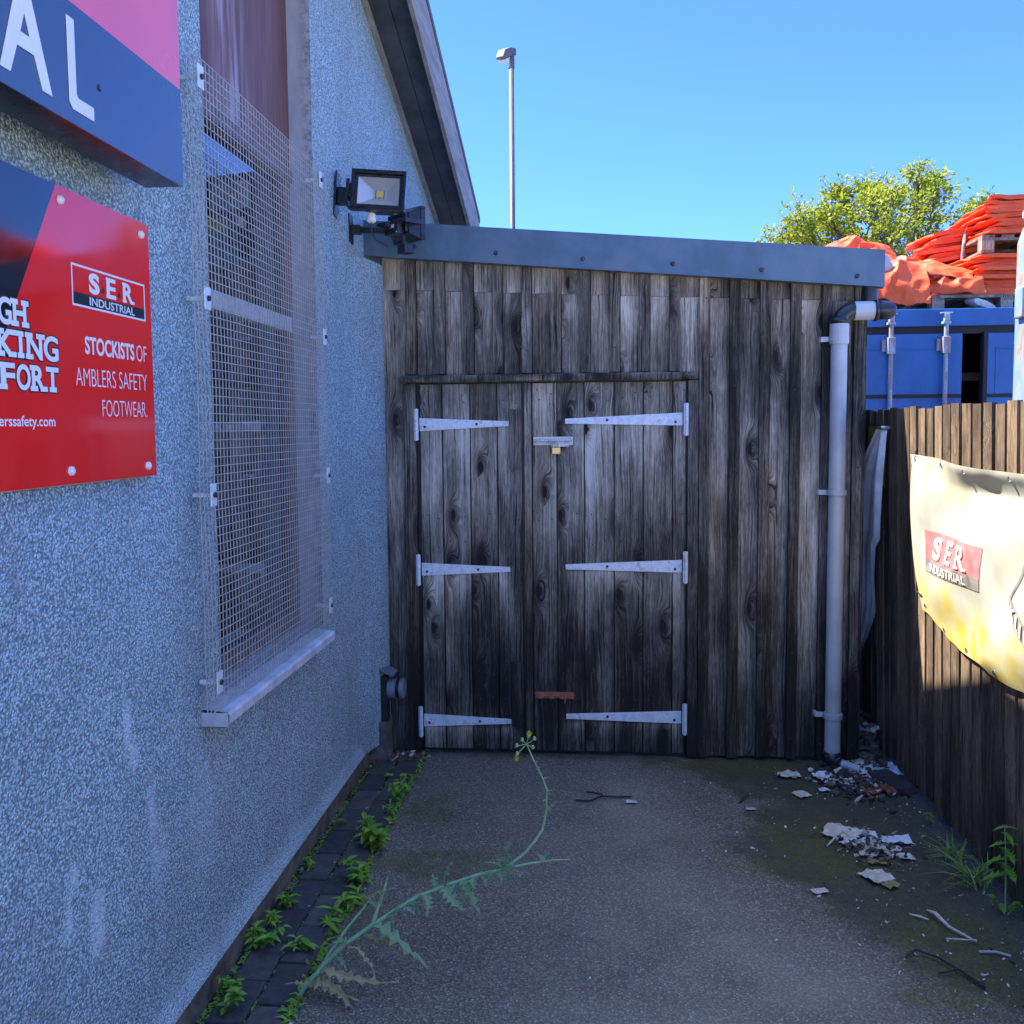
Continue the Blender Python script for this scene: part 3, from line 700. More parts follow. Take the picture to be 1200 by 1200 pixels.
for k, c in enumerate(BAT):         # wide boards between the battens, upper short piece and long piece
    a0 = (BAT[k-1]+.0285 if k else -1.068); a1 = c-.012
    if k == 15: a1 = 1.268
    mid = (a0+a1)/2; over = -.96 < mid < .47; jz = 2.361-.0443*(mid+1.053)
    bid += 1.03; o1 = random.uniform(-.08, .14)
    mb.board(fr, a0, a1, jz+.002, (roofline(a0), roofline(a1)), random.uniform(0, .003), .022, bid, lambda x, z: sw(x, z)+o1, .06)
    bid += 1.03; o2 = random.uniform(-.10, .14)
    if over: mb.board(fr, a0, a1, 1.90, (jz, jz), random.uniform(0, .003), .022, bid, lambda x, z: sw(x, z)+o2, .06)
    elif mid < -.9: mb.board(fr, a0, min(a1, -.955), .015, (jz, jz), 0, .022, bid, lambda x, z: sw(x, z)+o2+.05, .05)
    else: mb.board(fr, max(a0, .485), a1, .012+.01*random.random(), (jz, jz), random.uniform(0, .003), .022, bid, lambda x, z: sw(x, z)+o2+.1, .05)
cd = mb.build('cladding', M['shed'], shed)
mb = MB()
for k, c in enumerate(BAT):
    bid += 1.03; over = -.98 < c < .49; o3 = random.uniform(-.14, .02)
    hw = .025 if k < 14 else .021
    z0 = 1.938 if over else .012+.012*random.random()
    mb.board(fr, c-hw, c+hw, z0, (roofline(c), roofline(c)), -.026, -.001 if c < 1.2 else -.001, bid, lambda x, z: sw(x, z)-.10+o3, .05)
for c in BAT:                        # nail heads down each batten
    for z in (.12, .55, 1.02, 1.48, 1.86, 2.05, 2.28):
        if (-.98 < c < .49 and z < 1.95) or z > roofline(c)-.04: continue
        zz = z+random.uniform(-.03, .03); xx = c+random.uniform(-.006, .006)
        mb.tube([(xx, SY-.0255, zz), (xx, SY-.0285, zz)], .0042, 7, m=1, bid=0, wear=0)
mb.build('batten', [M['shed'], M['screw']], shed)
mb = MB()
bid += 1; mb.board(lambda a, d, z: (1.272+d, SY+.002+a, z), 0, 2.4, .01, (2.38, 2.38), 0, .02, bid, lambda x, z: .2, .1)
mb.build('side_wall', M['shed'], shed)
mb = MB(); mb.prism([(-1.064, 0), (1.262, 0), (1.262, roofline(1.262)+.06), (-1.064, roofline(-1.064)+.06)], lambda u, v, d: (u, d, v), SY+.04, SY+.06); mb.build('backing', M['black'], shed)
mb = MB(); mb.grid(lambda u, v: (WX-.001+.075*sm(0, 1, u), 4.30+.422*u, .09+2.39*v), 16, 40, 0, lambda u, v: dict(wash=0)); mb.build('wall_return', M['pebble'], bld)
# lintel rail
mb = MB(); bid += 1
mb.board(lambda a, d, z: (z, SY+d, 1.894+a), 0, .038, -.985, (.482, .482), -.055, -.0205, bid, lambda x, z: .30+.3*noise.noise(Vector((z*8, x*40, 1))), .04)
mb.build('lintel', M['shed'], shed, bevel=.008)
# door frame
for a0, a1, d0 in ((-.972, -.912, -.012), (.443, .492, -.024)):
    mb = MB(); bid += 1; mb.board(fr, a0, a1, .012, (1.892, 1.892), d0, .02, bid, lambda x, z: sw(x, z)-.12, .05)
    mb.build('door_jamb', M['shed'], shed)
HZ = {-1: (1.692, .957, .172), 1: (1.702, .972, .205)}
def door(side, bounds):
    hz = HZ[side]; x0h, x1h = ((-.905, -.44) if side < 0 else (-.16, .43))
    def dw(x, z):
        n = .16*noise.noise(Vector((x*3.1, z*1.2, 14+side)))+.13*noise.noise(Vector((x*9, z*2.2, 17)))
        b = .15+.17*sm(.1, .9, z)+.20*sm(.95, 1.35, z+.12*noise.noise(Vector((x*3, 1, 2))))
        st = noise.noise(Vector((x*38, 3, 1)))
        for h in hz:
            ins = sm(x0h-.02, x0h+.03, x)*sm(x1h+.02, x1h-.03, x)
            if z < h-.012: b += ins*(.55+.45*st)*math.exp(-(h-.02-z)/(.10+.07*st+.04*(1 if h > .5 else -.6)))
        return min(.74, b)+n
    b0 = MB(); global bid
    for a0, a1 in zip(bounds, bounds[1:]):
        bid += 1.03; o_ = random.uniform(-.10, .11)
        strip = side > 0 and abs(a0+.366) < .01
        b0.board(fr, a0+.0036, a1-.0036, .022, (1.888, 1.888), (-.010 if strip else .004+random.uniform(0, .0015)), .03, bid, lambda x, z: dw(x, z)+o_-(.1 if strip else 0), .035)
    for a0, a1 in zip(bounds, bounds[1:]):
        for z in (.30, .42, 1.08, 1.22, 1.80, 1.85) if a1-a0 > .06 else ():
            for q in (.25, .75):
                xx = a0+(a1-a0)*q+random.uniform(-.008, .008); zz = z+random.uniform(-.02, .02)
                b0.tube([(xx, SY+.005, zz), (xx, SY+.002, zz)], .0036, 7, m=1, bid=0, wear=0)
    leaf = b0.build('door', [M['shed'], M['screw']], shed)
    if side < 0:
        for z0, z1 in ((1.462, 1.758), (.15, .482)):
            b1 = MB(); bid += 1; b1.board(fr, -.436, -.382, z0, (z1, z1), -.022, .003, bid, lambda x, z: dw(x, z)-.16, .05)
            b1.build('stop_block', M['shed'], leaf, bevel=.002)
    for h in hz:
        b2 = MB()
        xr, xt = (x0h+.012, x1h) if side < 0 else (x1h-.012, x0h)
        cz = h-.004 if side < 0 else h
        b2.prism([(xr, cz-.033), (xt, cz-.011), (xt, cz+.013), (xr, cz+.033)] if side < 0 else [(xt, cz-.016), (xr, cz-.03), (xr, cz+.034), (xt, cz+.009)], lambda u, v, d: (u, SY+d, v), -.0030, .0034)
        px = x0h if side < 0 else x1h+.003
        b2.box(px-.012, px+.011, SY-.026, SY-.0245, cz-.078, cz+.078)
        hs = b2.build('strap_hinge', M['galv'], leaf, bevel=.0012)
        b3 = MB(); b3.tube([(px, SY-.030, cz-.08), (px, SY-.030, cz+.08)], .007, 10); b3.build('hinge_pin', M['galv'], hs)
        for q, dz in ((.06, -.012), (.30, .0), (.64, .0), (.93, 0)):
            b4 = MB(); x = xr+(xt-xr)*q; b4.tube([(x, SY-.0028, cz+dz), (x, SY-.0065, cz+dz)], .0068, 10)
            b4.build('bolt_head', M['screw'] if q in (.06, .64) else M['galv'], hs)
    return leaf
BNDL = [-.893, -.778, -.637, -.500, -.374]
BNDR = [-.366, -.325, -.201, -.065, .083, .226, .370, .436]
dl = door(-1, BNDL); drr = door(1, BNDR)
mb = MB()
mb.box(-.318, -.121, SY-.0022, SY+.0035, 1.580, 1.622)
mb.box(-.31, -.262, SY-.008, SY-.0024, 1.59, 1.614); mb.box(-.155, -.125, SY-.008, SY-.0024, 1.59, 1.614); mb.box(-.226, -.205, SY-.008, SY-.0024, 1.588, 1.616)
mb.tube([(-.316, SY-.009, 1.603), (-.135, SY-.009, 1.603)], .0072, 10)
mb.box(-.23, -.14, SY-.006, SY-.0024, 1.572, 1.584)
mb.build('slide_bolt', M['zinc_dull'], drr, bevel=.001)
mb = MB()
mb.box(-.317, -.121, SY-.0022, SY+.0035, .292, .326)
mb.tube([(-.312, SY-.010, .310), (-.128, SY-.010, .310)], .0075, 10)
for x in (-.29, -.235, -.18, -.135): mb.box(x-.012, x+.012, SY-.019, SY-.0024, .296, .322)
mb.tube([(-.165, SY-.018, .306), (-.165, SY-.026, .290), (-.168, SY-.026, .276)], .004, 8)
mb.build('slide_bolt', M['rusty'], drr, bevel=.001)
# fascia and roof
mb = MB()
FZ = lambda x: 2.662-.082*(x+.827)
mb.prism([(-1.139, FZ(-1.139)-.170), (1.343, FZ(1.343)-.172), (1.343, FZ(1.343)), (-1.139, FZ(-1.139))], lambda u, v, d: (u, d, v), 4.640, 4.645)
mb.prism([(-1.139, FZ(-1.139)-.0006), (1.343, FZ(1.343)-.0006), (1.343, FZ(1.343)-.006), (-1.139, FZ(-1.139)-.006)], lambda u, v, d: (u, d, v), 4.6455, 4.78)
mb.prism([(-1.139, FZ(-1.139)-.164), (1.343, FZ(1.343)-.166), (1.343, FZ(1.343)-.172), (-1.139, FZ(-1.139)-.170)], lambda u, v, d: (u, d, v), 4.6455, 4.70)
mb.box(1.337, 1.3425, 4.6455, 4.76, FZ(1.343)-.165, FZ(1.343)-.0065)
fa = mb.build('fascia', M['fascia'], shed)
for x, z in ((-.884, 2.556), (-.487, 2.513), (-.068, 2.475), (.36, 2.441), (.776, 2.403), (1.216, 2.365)):
    mb = MB(); mb.tube([(x, 4.640, z), (x, 4.634, z), (x, 4.631, z)], [.011, .011, .006], 12); mb.build('fixing', M['screw'], fa)
mb = MB(); mb.prism([(-1.139, FZ(-1.139)-.012), (1.336, FZ(1.336)-.012), (1.336, FZ(1.336)-.06), (-1.139, FZ(-1.139)-.06)], lambda u, v, d: (u, d, v), 4.7805, 7.2)
mb.build('roof', M['fascia'], shed)
# padlock hangs from the bolt
pk = thing('padlock', 'small brass padlock hanging from the silver slide bolt', 'padlock', (-.204, SY-.012, 1.555))
mb = MB(); mb.box(-.2255, -.1825, SY-.021, SY-.006, 1.535, 1.569); mb.build('body', M['brass'], pk, bevel=.003)
mb = MB(); mb.tube([(-.2185, SY-.0135, 1.566)]+[(-.204-.0145*math.cos(a), SY-.0135, 1.583+.0165*math.sin(a)) for a in [math.pi*k/10 for k in range(11)]]+[(-.1895, SY-.0135, 1.566)], .0032, 8, cap=False)
mb.build('shackle', M['steel'], pk)

# ================================================================== DRAINPIPE
dp = thing('drainpipe', 'grey plastic drainpipe with black elbows on the right end of the shed', 'drainpipe', (1.143, 4.66, 0))
PX, PY = 1.143, 4.655
mb = MB(); mb.tube([(PX, PY, .075), (PX, PY, 2.115)], .038, 24); mb.build('pipe', M['pvc'], dp, smooth=False)
mb = MB(); mb.tube([(PX, PY, 2.05), (PX, PY, 2.145)], .0445, 24); mb.build('socket', M['pvc'], dp)
arc = [(PX+.085-.085*math.cos(a), PY, 2.125+.085*math.sin(a)) for a in [math.pi/2*k/10 for k in range(11)]]
mb = MB(); mb.tube([(PX, PY, 2.1455), (PX, PY, 2.17)], .0465, 24)
arc = [(PX+.075-.075*math.cos(a), PY, 2.15+.075*math.sin(a)-.02) for a in [math.pi/2*k/12 for k in range(13)]]
mb.tube(arc+[(1.232, PY, 2.205)], .0425, 24); mb.build('elbow', M['pvcdark'], dp, smooth=True)
mb = MB(); mb.tube([(1.208, PY, 2.205), (1.298, PY, 2.205)], .0445, 24); mb.build('coupling', M['pvc'], dp)
mb = MB(); mb.tube([(1.299, PY, 2.205), (1.316, PY, 2.205)], .050, 24)
mb.tube([(1.30, PY, 2.205), (1.345, PY, 2.205), (1.368, PY+.01, 2.206), (1.384, PY+.03, 2.208)], [.043, .0435, .043, .034], 20)
mb.tube([(1.285, PY+.075, 2.20), (1.285, PY+.075, 2.26)], .043, 20)
mb.build('elbow', M['pvcdark'], dp, smooth=True)
mb = MB(); mb.tube([(1.292, PY+.055, 2.24), (1.296, PY+.055, 2.40)], .040, 20); mb.build('outlet_pipe', M['pvcdark'], dp)
for z in (2.075, 1.345, .253):
    mb = MB(); mb.tube([(PX, PY, z-.013), (PX, PY, z+.013)], .0455, 24); mb.box(PX-.082, PX-.044, PY+.012, PY+.024, z-.012, z+.012)
    mb.box(PX-.085, PX-.07, PY+.025, SY-.021, z-.012, z+.012); mb.build('bracket', M['pvc'], dp, bevel=.0015)
mb = MB(); mb.tube([(PX, PY, .072), (PX, PY, .045), (PX+.012, PY-.005, .03), (PX+.03, PY-.015, .02)], [.046, .046, .045, .04], 20); mb.build('shoe', M['pvcdark'], dp, smooth=True)
mb = MB(); mb.tube([(PX+.03, PY-.06, .035), (PX+.105, PY-.10, .022)], .02, 12); tag(mb.build('pipe_offcut', M['pvc'], origin=(PX+.06, PY-.08, .0)), 'short grey pipe stub lying at the foot of the drainpipe', 'pipe offcut')

# ================================================================== FENCE
fe = thing('fence', 'brown vertical slat fence along the right side, half in sunlight', 'fence', (1.43, 3.5, 0))
def fz(a, d, z): return (1.43-.04*z/1.745+d, a, z)     # a runs along y, d into the fence
mb = MB(); y = .2; k = 0
while y < 6.3:
    wd = random.uniform(.074, .082); k += 1; top = 1.742+random.uniform(-.008, .008); o_ = random.uniform(-.14, .14)
    lean = random.uniform(-.004, .004)
    mb.board(lambda a, d, z: fz(a+lean*z, d, z), y, y+wd, .03+random.uniform(-.01, .02), (top, top), random.uniform(-.003, .002), .018, 300+k*1.03,
             lambda a, z: .40+o_+.10*noise.noise(Vector((a*4, z*2, 1)))-.12*sm(.35, .0, z), .12)
    y += .1
mb.build('slat', M['fence'], fe)
mb = MB(); y = .14; k = 0
while y < 6.3:
    k += 1; top = 1.73+random.uniform(-.01, .01)
    mb.board(fz, y, y+.098, .03, (top, top), .062, .080, 500+k*1.07, lambda a, z: .35, .4); y += .1
mb.build('rear_slat', M['fence'], fe)
for z in (.30, .92, 1.5):
    mb = MB(); mb.board(lambda a, d, zz: fz(zz, d, z+a), -.035, .035, .2, (6.2, 6.2), .0185, .0615, 600+z, lambda a, zz: .3, .5); mb.build('rail', M['fence'], fe)

# banner on the fence
def ban(s, t):                       # s along (0 = far tied edge), t down (0 = top)
    yl = 4.295+.10*math.sin(math.pi*t)**1.2-.10*t
    y = yl+(1.45-yl)*s
    zt = 1.537-.10*s*(1-s)*.5-.015*sm(0, .3, s); zb = .812-.03*math.sin(math.pi*min(1, s*1.2)); 
    if s < .35: zb += .055*sm(.16, 0, s)
    z = zt+(zb-zt)*t
    over = .055*sm(.03, .30, s)
    tt = t
    prof = over*sm(.14, 0, tt)+.042*math.sin(math.pi*min(1, max(0, (tt-.06)/.94)))**.9*sm(0, .40, s)
    prof += .006*sm(.55, 1, tt)*sm(0, .2, s)
    cre = .012*math.sin((y*2.2+z*4.4)*3)*sm(0, .1, s)*sm(0, .2, t)+.014*noise.noise(Vector((y*3.2, z*3, 8)))+.006*noise.noise(Vector((y*9, z*7, 3)))*sm(0, .08, s)
    dist = abs((4.29-y)*2.4-(1.53-z)*1.0)                   # crease from the tied corner
    cre += .012*math.exp(-(dist/.03)**2)*sm(.45, .1, t)
    ed = noise.noise(Vector((s*14, 0, 3)))*.008*sm(.9, 1, t)
    return Vector((1.43-.04*z/1.745-.012-prof-cre, y, z+ed))
def stain(s, t):
    p = ban(s, t); n = fbm(p.y*4, p.z*4, 2)
    q = .9*sm(.62, 1.0, t+.22*n)*sm(.0, .05, s)+.5*sm(.06, .0, s)*sm(.45, .8, t)
    q = max(q, .75*sm(.05, 0, abs((4.2-p.y)*1.0-(1.02-p.z)*1.2+.05*n))*sm(1.05, .95, p.z)*sm(.0, .05, s))
    q = max(q, .35*sm(.1, .5, n)*sm(.3, .0, t), .22*sm(0, .5, fbm(p.y*3, p.z*2, 9)))
    return min(1, q)
def mk_banner():
    s = NT('banner_vinyl'); co = s.co(); st = s.attr('stain'); n = s.noise(co, 12, 4, .65)
    c = s.mix(s.range(s.noise(co, 5, 4), .45, .75, 0, .5), (.62, .61, .50), (.48, .47, .36))
    c = s.mix(s.math('MULTIPLY', st, s.range(n, .25, .6), True), c, (.72, .55, .05))
    s.set(col=c, rough=.45, spec=.4)
    tr = s.n('BsdfTranslucent', {'Color': (.45, .40, .25)}); mx = s.n('MixShader', {0: .30, 1: s.b.outputs[0], 2: tr.outputs[0]})
    s.t.links.new(mx.outputs[0], s.out.inputs[0]); return s.m
M['banner'] = mk_banner()
M['fadedred'] = plain('faded_red_print', (.66, .17, .17), .5, 0, .25, 14, 0); M['fadedgrey'] = plain('faded_grey_print', (.22, .20, .17), .5, 0, .3, 14, 0)
M['printwhite'] = plain('white_print', (.74, .72, .64), .5, 0, .05, 4, 0)
bn = thing('banner', 'sunlit cream banner with yellow stains tied to the slat fence', 'banner', (1.38, 3.2, .8))
mb = MB(); mb.grid(lambda u, v: ban(u, v), 150, 70, 0, lambda u, v: dict(stain=stain(u, v)))
sheet = mb.build('sheet', M['banner'], bn, smooth=True)
def on_ban(y, z, lift):            # point of the sheet at given y, z
    lo, hi = 0.0, 1.0
    for _ in range(16):
        t = (lo+hi)/2; yl = 4.295+.10*math.sin(math.pi*t)**1.2-.10*t; s = (y-yl)/(1.45-yl)
        if ban(s, t).z > z: lo = t
        else: hi = t
    p = ban(s, t); return (p.x-lift, p.y, p.z)
def fine(mb, pts, lift, m, n=14):    # quad patch pts: 4 corners (y, z)
    (a, b, c, d) = [Vector(p) for p in pts]
    mb.grid(lambda u, v: on_ban(*((a*(1-u)+b*u)*(1-v)+(d*(1-u)+c*u)*v), lift), n, n, m)
mb = MB()
def lg(u, v):                        # logo frame: u 0..1 rightwards (towards camera), v 0..1 upwards
    y = 4.15+(3.50-4.15)*u; zt = 1.222+.010*u+.03*u*u*0; zb = 1.045+.02*u
    return y+(-.05*(v)*u+.0), zb+(zt-zb)*v
def lgp(lift): return lambda u, v, d=0: on_ban(*lg(u, v), lift+d)
mb.grid(lambda u, v: lgp(.002)(u, .3+.7*v), 20, 10, 1); mb.grid(lambda u, v: lgp(.002)(u, .3*v), 20, 6, 2)
put_slab(mb, 'S', lgp(.006), .18, .34, .36, .90, .04, .2, .12, 0); put_slab(mb, 'E', lgp(.006), .44, .56, .36, .90, .02, .2, .12, 0); put_slab(mb, 'R', lgp(.006), .65, .81, .36, .90, .02, .2, .12, 0)
vs, fs = glyphs('INDUSTRIAL', .006); i0 = [mb.V(lgp(.006)(.13+.68*u, .05+.20*v)) for u, v in vs]
for f in fs: mb.F([i0[k] for k in f], 0)
mb.build('logo', [M['printwhite'], M['fadedred'], M['fadedgrey']], bn)
# shield emblem
mb = MB(); CY = 3.03
half = [(0, 1.40), (.045, 1.34), (.085, 1.25), (.135, 1.175), (.190, 1.115), (.215, 1.085), (.22, 1.05)]
def strip(pts, wid, m, lift=.002):
    for (ya, za), (yb, zb) in zip(pts, pts[1:]):
        d = Vector((yb-ya, zb-za)); nrm = Vector((-d.y, d.x)).normalized()*wid/2
        fine(mb, [(ya+nrm.x, za+nrm.y), (yb+nrm.x, zb+nrm.y), (yb-nrm.x, zb-nrm.y), (ya-nrm.x, za-nrm.y)], lift, m, 3)
for sg_ in (1, -1):
    strip([(CY+sg_*a, z) for a, z in half[:7]], .012, 1)
    band = [(.214, 1.095, 1.045), (.165, 1.062, 1.000), (.11, 1.038, .972), (.055, 1.024, .957), (0, 1.018, .952)]
    for (a0, t0, b0), (a1, t1, b1) in zip(band, band[1:]):
        fine(mb, [(CY+sg_*a0, t0), (CY+sg_*a1, t1), (CY+sg_*a1, b1), (CY+sg_*a0, b0)], .002, 1, 4)
    for pts in ([(.090, 1.085), (.078, 1.075), (.062, 1.17), (.072, 1.20)], [(.072, 1.20), (.062, 1.17), (.008, 1.09), (.008, 1.12)]):
        fine(mb, [(CY+sg_*a, z) for a, z in pts], .002, 1, 3)
def bandpos(q, v):
    a = .205-.41*q; A = abs(a)/.214; t = 1.018+.077*A**1.7; b = .952+.093*A**1.7
    return CY+a, b+.010+(t-b-.018)*v
for i, ch in enumerate('KLING'):
    vs, fs = glyphs(ch, .01); q0 = .03+.115*i; wq = .035 if ch == 'I' else .088
    i0 = [mb.V(on_ban(*bandpos(q0+wq*u, v), .008)) for u, v in vs]
    for f in fs: mb.F([i0[k] for k in f], 0)
mb.build('emblem', [M['printwhite'], M['fadedgrey']], bn)
for s_, t_ in [(.005, .0), (.02, .955), (.10, .975), (.19, .975), (.30, .975), (.42, .975), (.12, .03), (.24, .03), (.38, .03)]:
    p = ban(max(.012, s_), min(.97, max(.025, t_))); mb = MB()
    mb.tube([p+Vector((.004, 0, 0)), p+Vector((-.004, 0, 0))], .009, 12); ey = mb.build('eyelet', M['steel'], bn)
mb = MB(); p = ban(.01, .0); mb.tube([p+Vector((.0, -.01, -.01)), p+Vector((.012, .03, .012)), p+Vector((.04, .05, .02))], .004, 6); mb.build('tie', M['black'], bn)
mb = MB(); p = ban(.01, .9); mb.tube([p+Vector((-.005, -.01, 0)), p+Vector((-.012, .04, .012)), p+Vector((.03, .06, .01))], .003, 6); mb.build('tie', M['black'], bn)

# bunched cloth hanging in the gap beyond
M['clothwhite'] = plain('grubby_white_cloth', (.78, .80, .80), .75, 0, .2, 8, .3, 20); M['clothyellow'] = plain('yellow_cloth', (.42, .36, .04), .7, 0, .25, 8, .2)
hg = thing('hanging_cloth', 'grubby white cloth strip hanging in the gap behind the drainpipe', 'cloth', (1.36, 4.85, 1.1))
def lerp_tab(tab, z):
    for (za, a), (zb, b) in zip(tab, tab[1:]):
        if za >= z >= zb: return a+(b-a)*(za-z)/(za-zb)
    return tab[-1][1] if z < tab[-1][0] else tab[0][1]
def hc(u, v):
    z = 1.645+(.48-1.645)*v
    yr = lerp_tab([(1.645, 4.66), (1.30, 4.68), (1.10, 4.69), (1.08, 4.76), (.90, 4.78), (.75, 4.74), (.60, 4.86), (.48, 4.99)], z)
    yl = lerp_tab([(1.645, 4.74), (1.45, 5.02), (1.10, 5.10), (.48, 5.10)], z)
    x = 1.368-.012*math.sin(u*9+v*1.2)-.006*math.sin(u*23+z*3)-.008*math.sin(v*6)-.01*u
    return (x, yr+(yl-yr)*u, z+.02*math.sin(u*5)*sm(.4, .5, v))
mb = MB(); mb.grid(hc, 26, 46); mb.build('sheet', M['clothwhite'], hg, smooth=True)
mb = MB(); mb.grid(lambda u, v: (1.385, 4.715+.3*u, 1.66-.30*v*(1-.4*u)), 6, 6); mb.build('yellow_corner', M['clothyellow'], hg)
mb = MB(); mb.tube([(1.345, 4.665, 1.650), (1.39, 4.665, 1.650)], .012, 10); mb.build('eyelet', M['steel'], hg)

# ================================================================== CONTAINER
CYF = 7.75; CX0, CX1 = 1.72, 4.16; CT = 2.585
ct = thing('shipping_container', 'blue steel shipping container with its doors ajar beyond the fence', 'container', (2.9, CYF, 0))
mb = MB(); mb.box(CX0, CX1, CYF, CYF+.12, 2.43, CT-.02); mb.box(CX0, CX0+.16, CYF, CYF+.16, .12, 2.4295); mb.box(CX1-.16, CX1, CYF, CYF+.16, .12, 2.4295); mb.box(CX0, CX1, CYF, CYF+.16, 0, .1195)
mb.build('door_frame', M['container'], ct, bevel=.006)
mb = MB()
mb.box(CX0, CX0+.03, CYF+.161, 13.8, 0, CT-.03); mb.box(CX1-.03, CX1, CYF+.161, 13.8, 0, CT-.03); mb.box(CX0, CX1, 13.77, 13.8, 0, CT-.03)
mb.build('side_panel', M['container'], ct)
mb = MB(); mb.box(CX0, CX1, CYF+.121, 13.8, CT-.0295, CT-.0195); mb.build('roof', M['container'], ct)
mb = MB(); mb.box(CX0+.16, CX1-.16, CYF+.02, CYF+.05, 2.372, 2.429); mb.build('gasket', M['gasket'], ct)
def cdoor(x0, x1, rods):
    mb = MB(); mb.box(x0, x1, CYF-.005, CYF+.035, .125, 2.3715)
    d = mb.build('door', M['container'], ct, bevel=.004)
    mb = MB(); mb.box(x0+.06, x1-.05, CYF-.013, CYF-.0052, 2.25, 2.262); mb.box(x0+.06, x1-.05, CYF-.009, CYF-.0052, 1.905, 2.249)
    mb.build('door_panel', M['container'], d)
    mb = MB(); mb.box(x0, x1, CYF-.0105, CYF-.0055, 1.872, 1.90); mb.build('seam', M['gasket'], d)
    for x in rods:
        mb = MB(); mb.tube([(x, CYF-.05, .2), (x, CYF-.05, 2.50)], .017, 12)
        rd_ = mb.build('locking_bar', M['rodpaint'], d)
        mb = MB(); mb.box(x-.028, x+.028, CYF-.075, CYF-.0205, 2.215, 2.345); mb.box(x-.062, x-.0285, CYF-.03, CYF-.0135, 2.235, 2.33)
        mb.build('bar_fitting', M['rodpaint'], rd_, bevel=.004)
        mb = MB(); mb.box(x-.030, x+.030, CYF-.07, CYF-.0205, 2.44, 2.462)
        mb.box(x-.02, x+.02, CYF-.07, CYF-.03, 2.463, 2.52); mb.box(x-.045, x+.045, CYF-.06, CYF-.03, 2.5205, 2.532)
        mb.build('bar_fitting', M['rodpaint'], rd_, bevel=.004)
    return d
cdoor(CX0+.16, 2.84, (2.285, 2.70)); cdoor(3.03, CX1-.16, (3.45,))
mb = MB(); mb.box(3.0, 3.0295, CYF-.01, CYF+.06, .125, 2.38); mb.build('gasket', M['gasket'], ct)
tag(None or thing('stacked_timber', 'brown boards stacked inside the dark gap of the container doors', 'timber', (2.92, 8.5, .4)), None, None)
tt = bpy.data.objects['stacked_timber']
mb = MB()
for k in range(9): mb.box(2.5, 3.5, 8.2+.02*k, 8.5, .2+.2*k, .24+.2*k)
mb.box(2.86, 2.90, 8.15, 8.19, .1, 2.08); mb.box(2.5, 3.5, 8.18, 8.21, 2.02, 2.09)
mb.build('board', M['woodin'], tt)
# old flaking post at the right
ps = thing('steel_post', 'flaking pale blue steel post with a bolt at its head by the right edge', 'post', (2.93, 6.5, 0))
mb = MB(); mb.prism([(2.795, 0), (3.08, 0), (3.08, 2.99), (2.83, 2.97), (2.795, 2.86)], lambda u, v, d: (u, d, v), 6.5, 6.72); mb.build('column', M['post'], ps, bevel=.012)
mb = MB(); mb.tube([(2.83, 6.42, 3.03), (2.83, 6.62, 3.03)], .050, 18); mb.box(2.82, 3.04, 6.5, 6.6, 3.0, 3.085); mb.build('pin', M['zinc_dull'], ps, bevel=.006)
mb = MB(); mb.box(2.765, 2.7945, 6.54, 6.66, 2.36, 2.56); mb.build('lug', M['post'], ps, bevel=.01)

# ------------------------------------------------ pallets and orange sheets on the container roof
RZ = CT-.02
def make_pallet(label, loc, rot):
    p = local_thing('pallet', label, 'pallet', (0, 0, 0), 'wooden pallets on the container roof')
    mb = MB()
    for k in range(7): mb.box(-.6, .6, -.5+.15*k, -.5+.15*k+.10, .122, .144, bid=k*1.7+1, wear=.45)
    for x in (-.6, -.05, .5): mb.box(x, x+.1, -.5, .5, .100, .1218, bid=x*3+9, wear=.45)
    mb.build('deck', M['pallet'], p)
    for x in (-.6, -.05, .5):
        for y in (-.5, -.05, .4):
            mb = MB(); mb.box(x+.001, x+.099, y, y+.1, .0225, .0998, bid=x*7+y*3+3, wear=.5); mb.build('block', M['pallet'], p)
    mb = MB()
    for y in (-.5, -.05, .4): mb.box(-.6, .6, y, y+.1, 0, .022, bid=y*5+31, wear=.4)
    mb.build('base_board', M['pallet'], p)
    p.location = loc; p.rotation_euler = rot; return p
p0 = make_pallet('wooden pallet under the lower right orange stack beside the blue post', (3.66, 8.82, RZ), (0, 0, R(90)))
p1 = dup(p0, (3.68, 8.84, 3.065), (R(1.0), R(0), R(88)), 'upper pallet held between the two orange stacks')
p2 = dup(p0, (2.72, 8.55, RZ), (0, 0, R(4)), 'pallet under the crumpled orange sheets left of the stacks')
def sheet_fn(L, Wd, H, seed, wav, curl=0, wrink=.015):
    # rounded slab with rippled edges: u round the section, v along
    def fn(u, v):
        a = 2*math.pi*u; c, s_ = math.cos(a), math.sin(a)
        x = math.copysign(abs(c)**.35, c)*L/2; z = math.copysign(abs(s_)**.8, s_)*H/2
        y = (v-.5)*Wd
        q = Vector((x*1.6, y*1.6, seed*7.7))
        z += wav*noise.noise(q)+wrink*noise.noise(q*5)+curl*((x/L)**2+(y/Wd)**2)
        x += .075*noise.noise(Vector((y*2.2, seed*3.1, 1)))+.03*noise.noise(Vector((y*9, seed*3.1, 4)))
        y += .05*noise.noise(Vector((x*2.2, seed*5.1, 2)))
        return x, y, z
    return fn
def slabsheet(L, Wd, H, mat4, seed, wav=.02, curl=0, nu=36, nv=26, wrink=.015):
    mb = MB(); f = sheet_fn(L, Wd, H, seed, wav, curl, wrink)
    mb.grid(lambda u, v: mat4 @ Vector(f(u, v)), nu, nv)
    for e in (0, 1):
        ring = [mb.V(mat4 @ Vector(f(k/nu, e))) for k in range(nu)]; mb.F(ring if e else ring[::-1])
    return mb
ORD = ['lowest', 'second lowest', 'third lowest', 'fourth lowest', 'fifth lowest', 'sixth lowest', 'seventh lowest', 'eighth', 'ninth', 'tenth', 'eleventh', 'topmost']
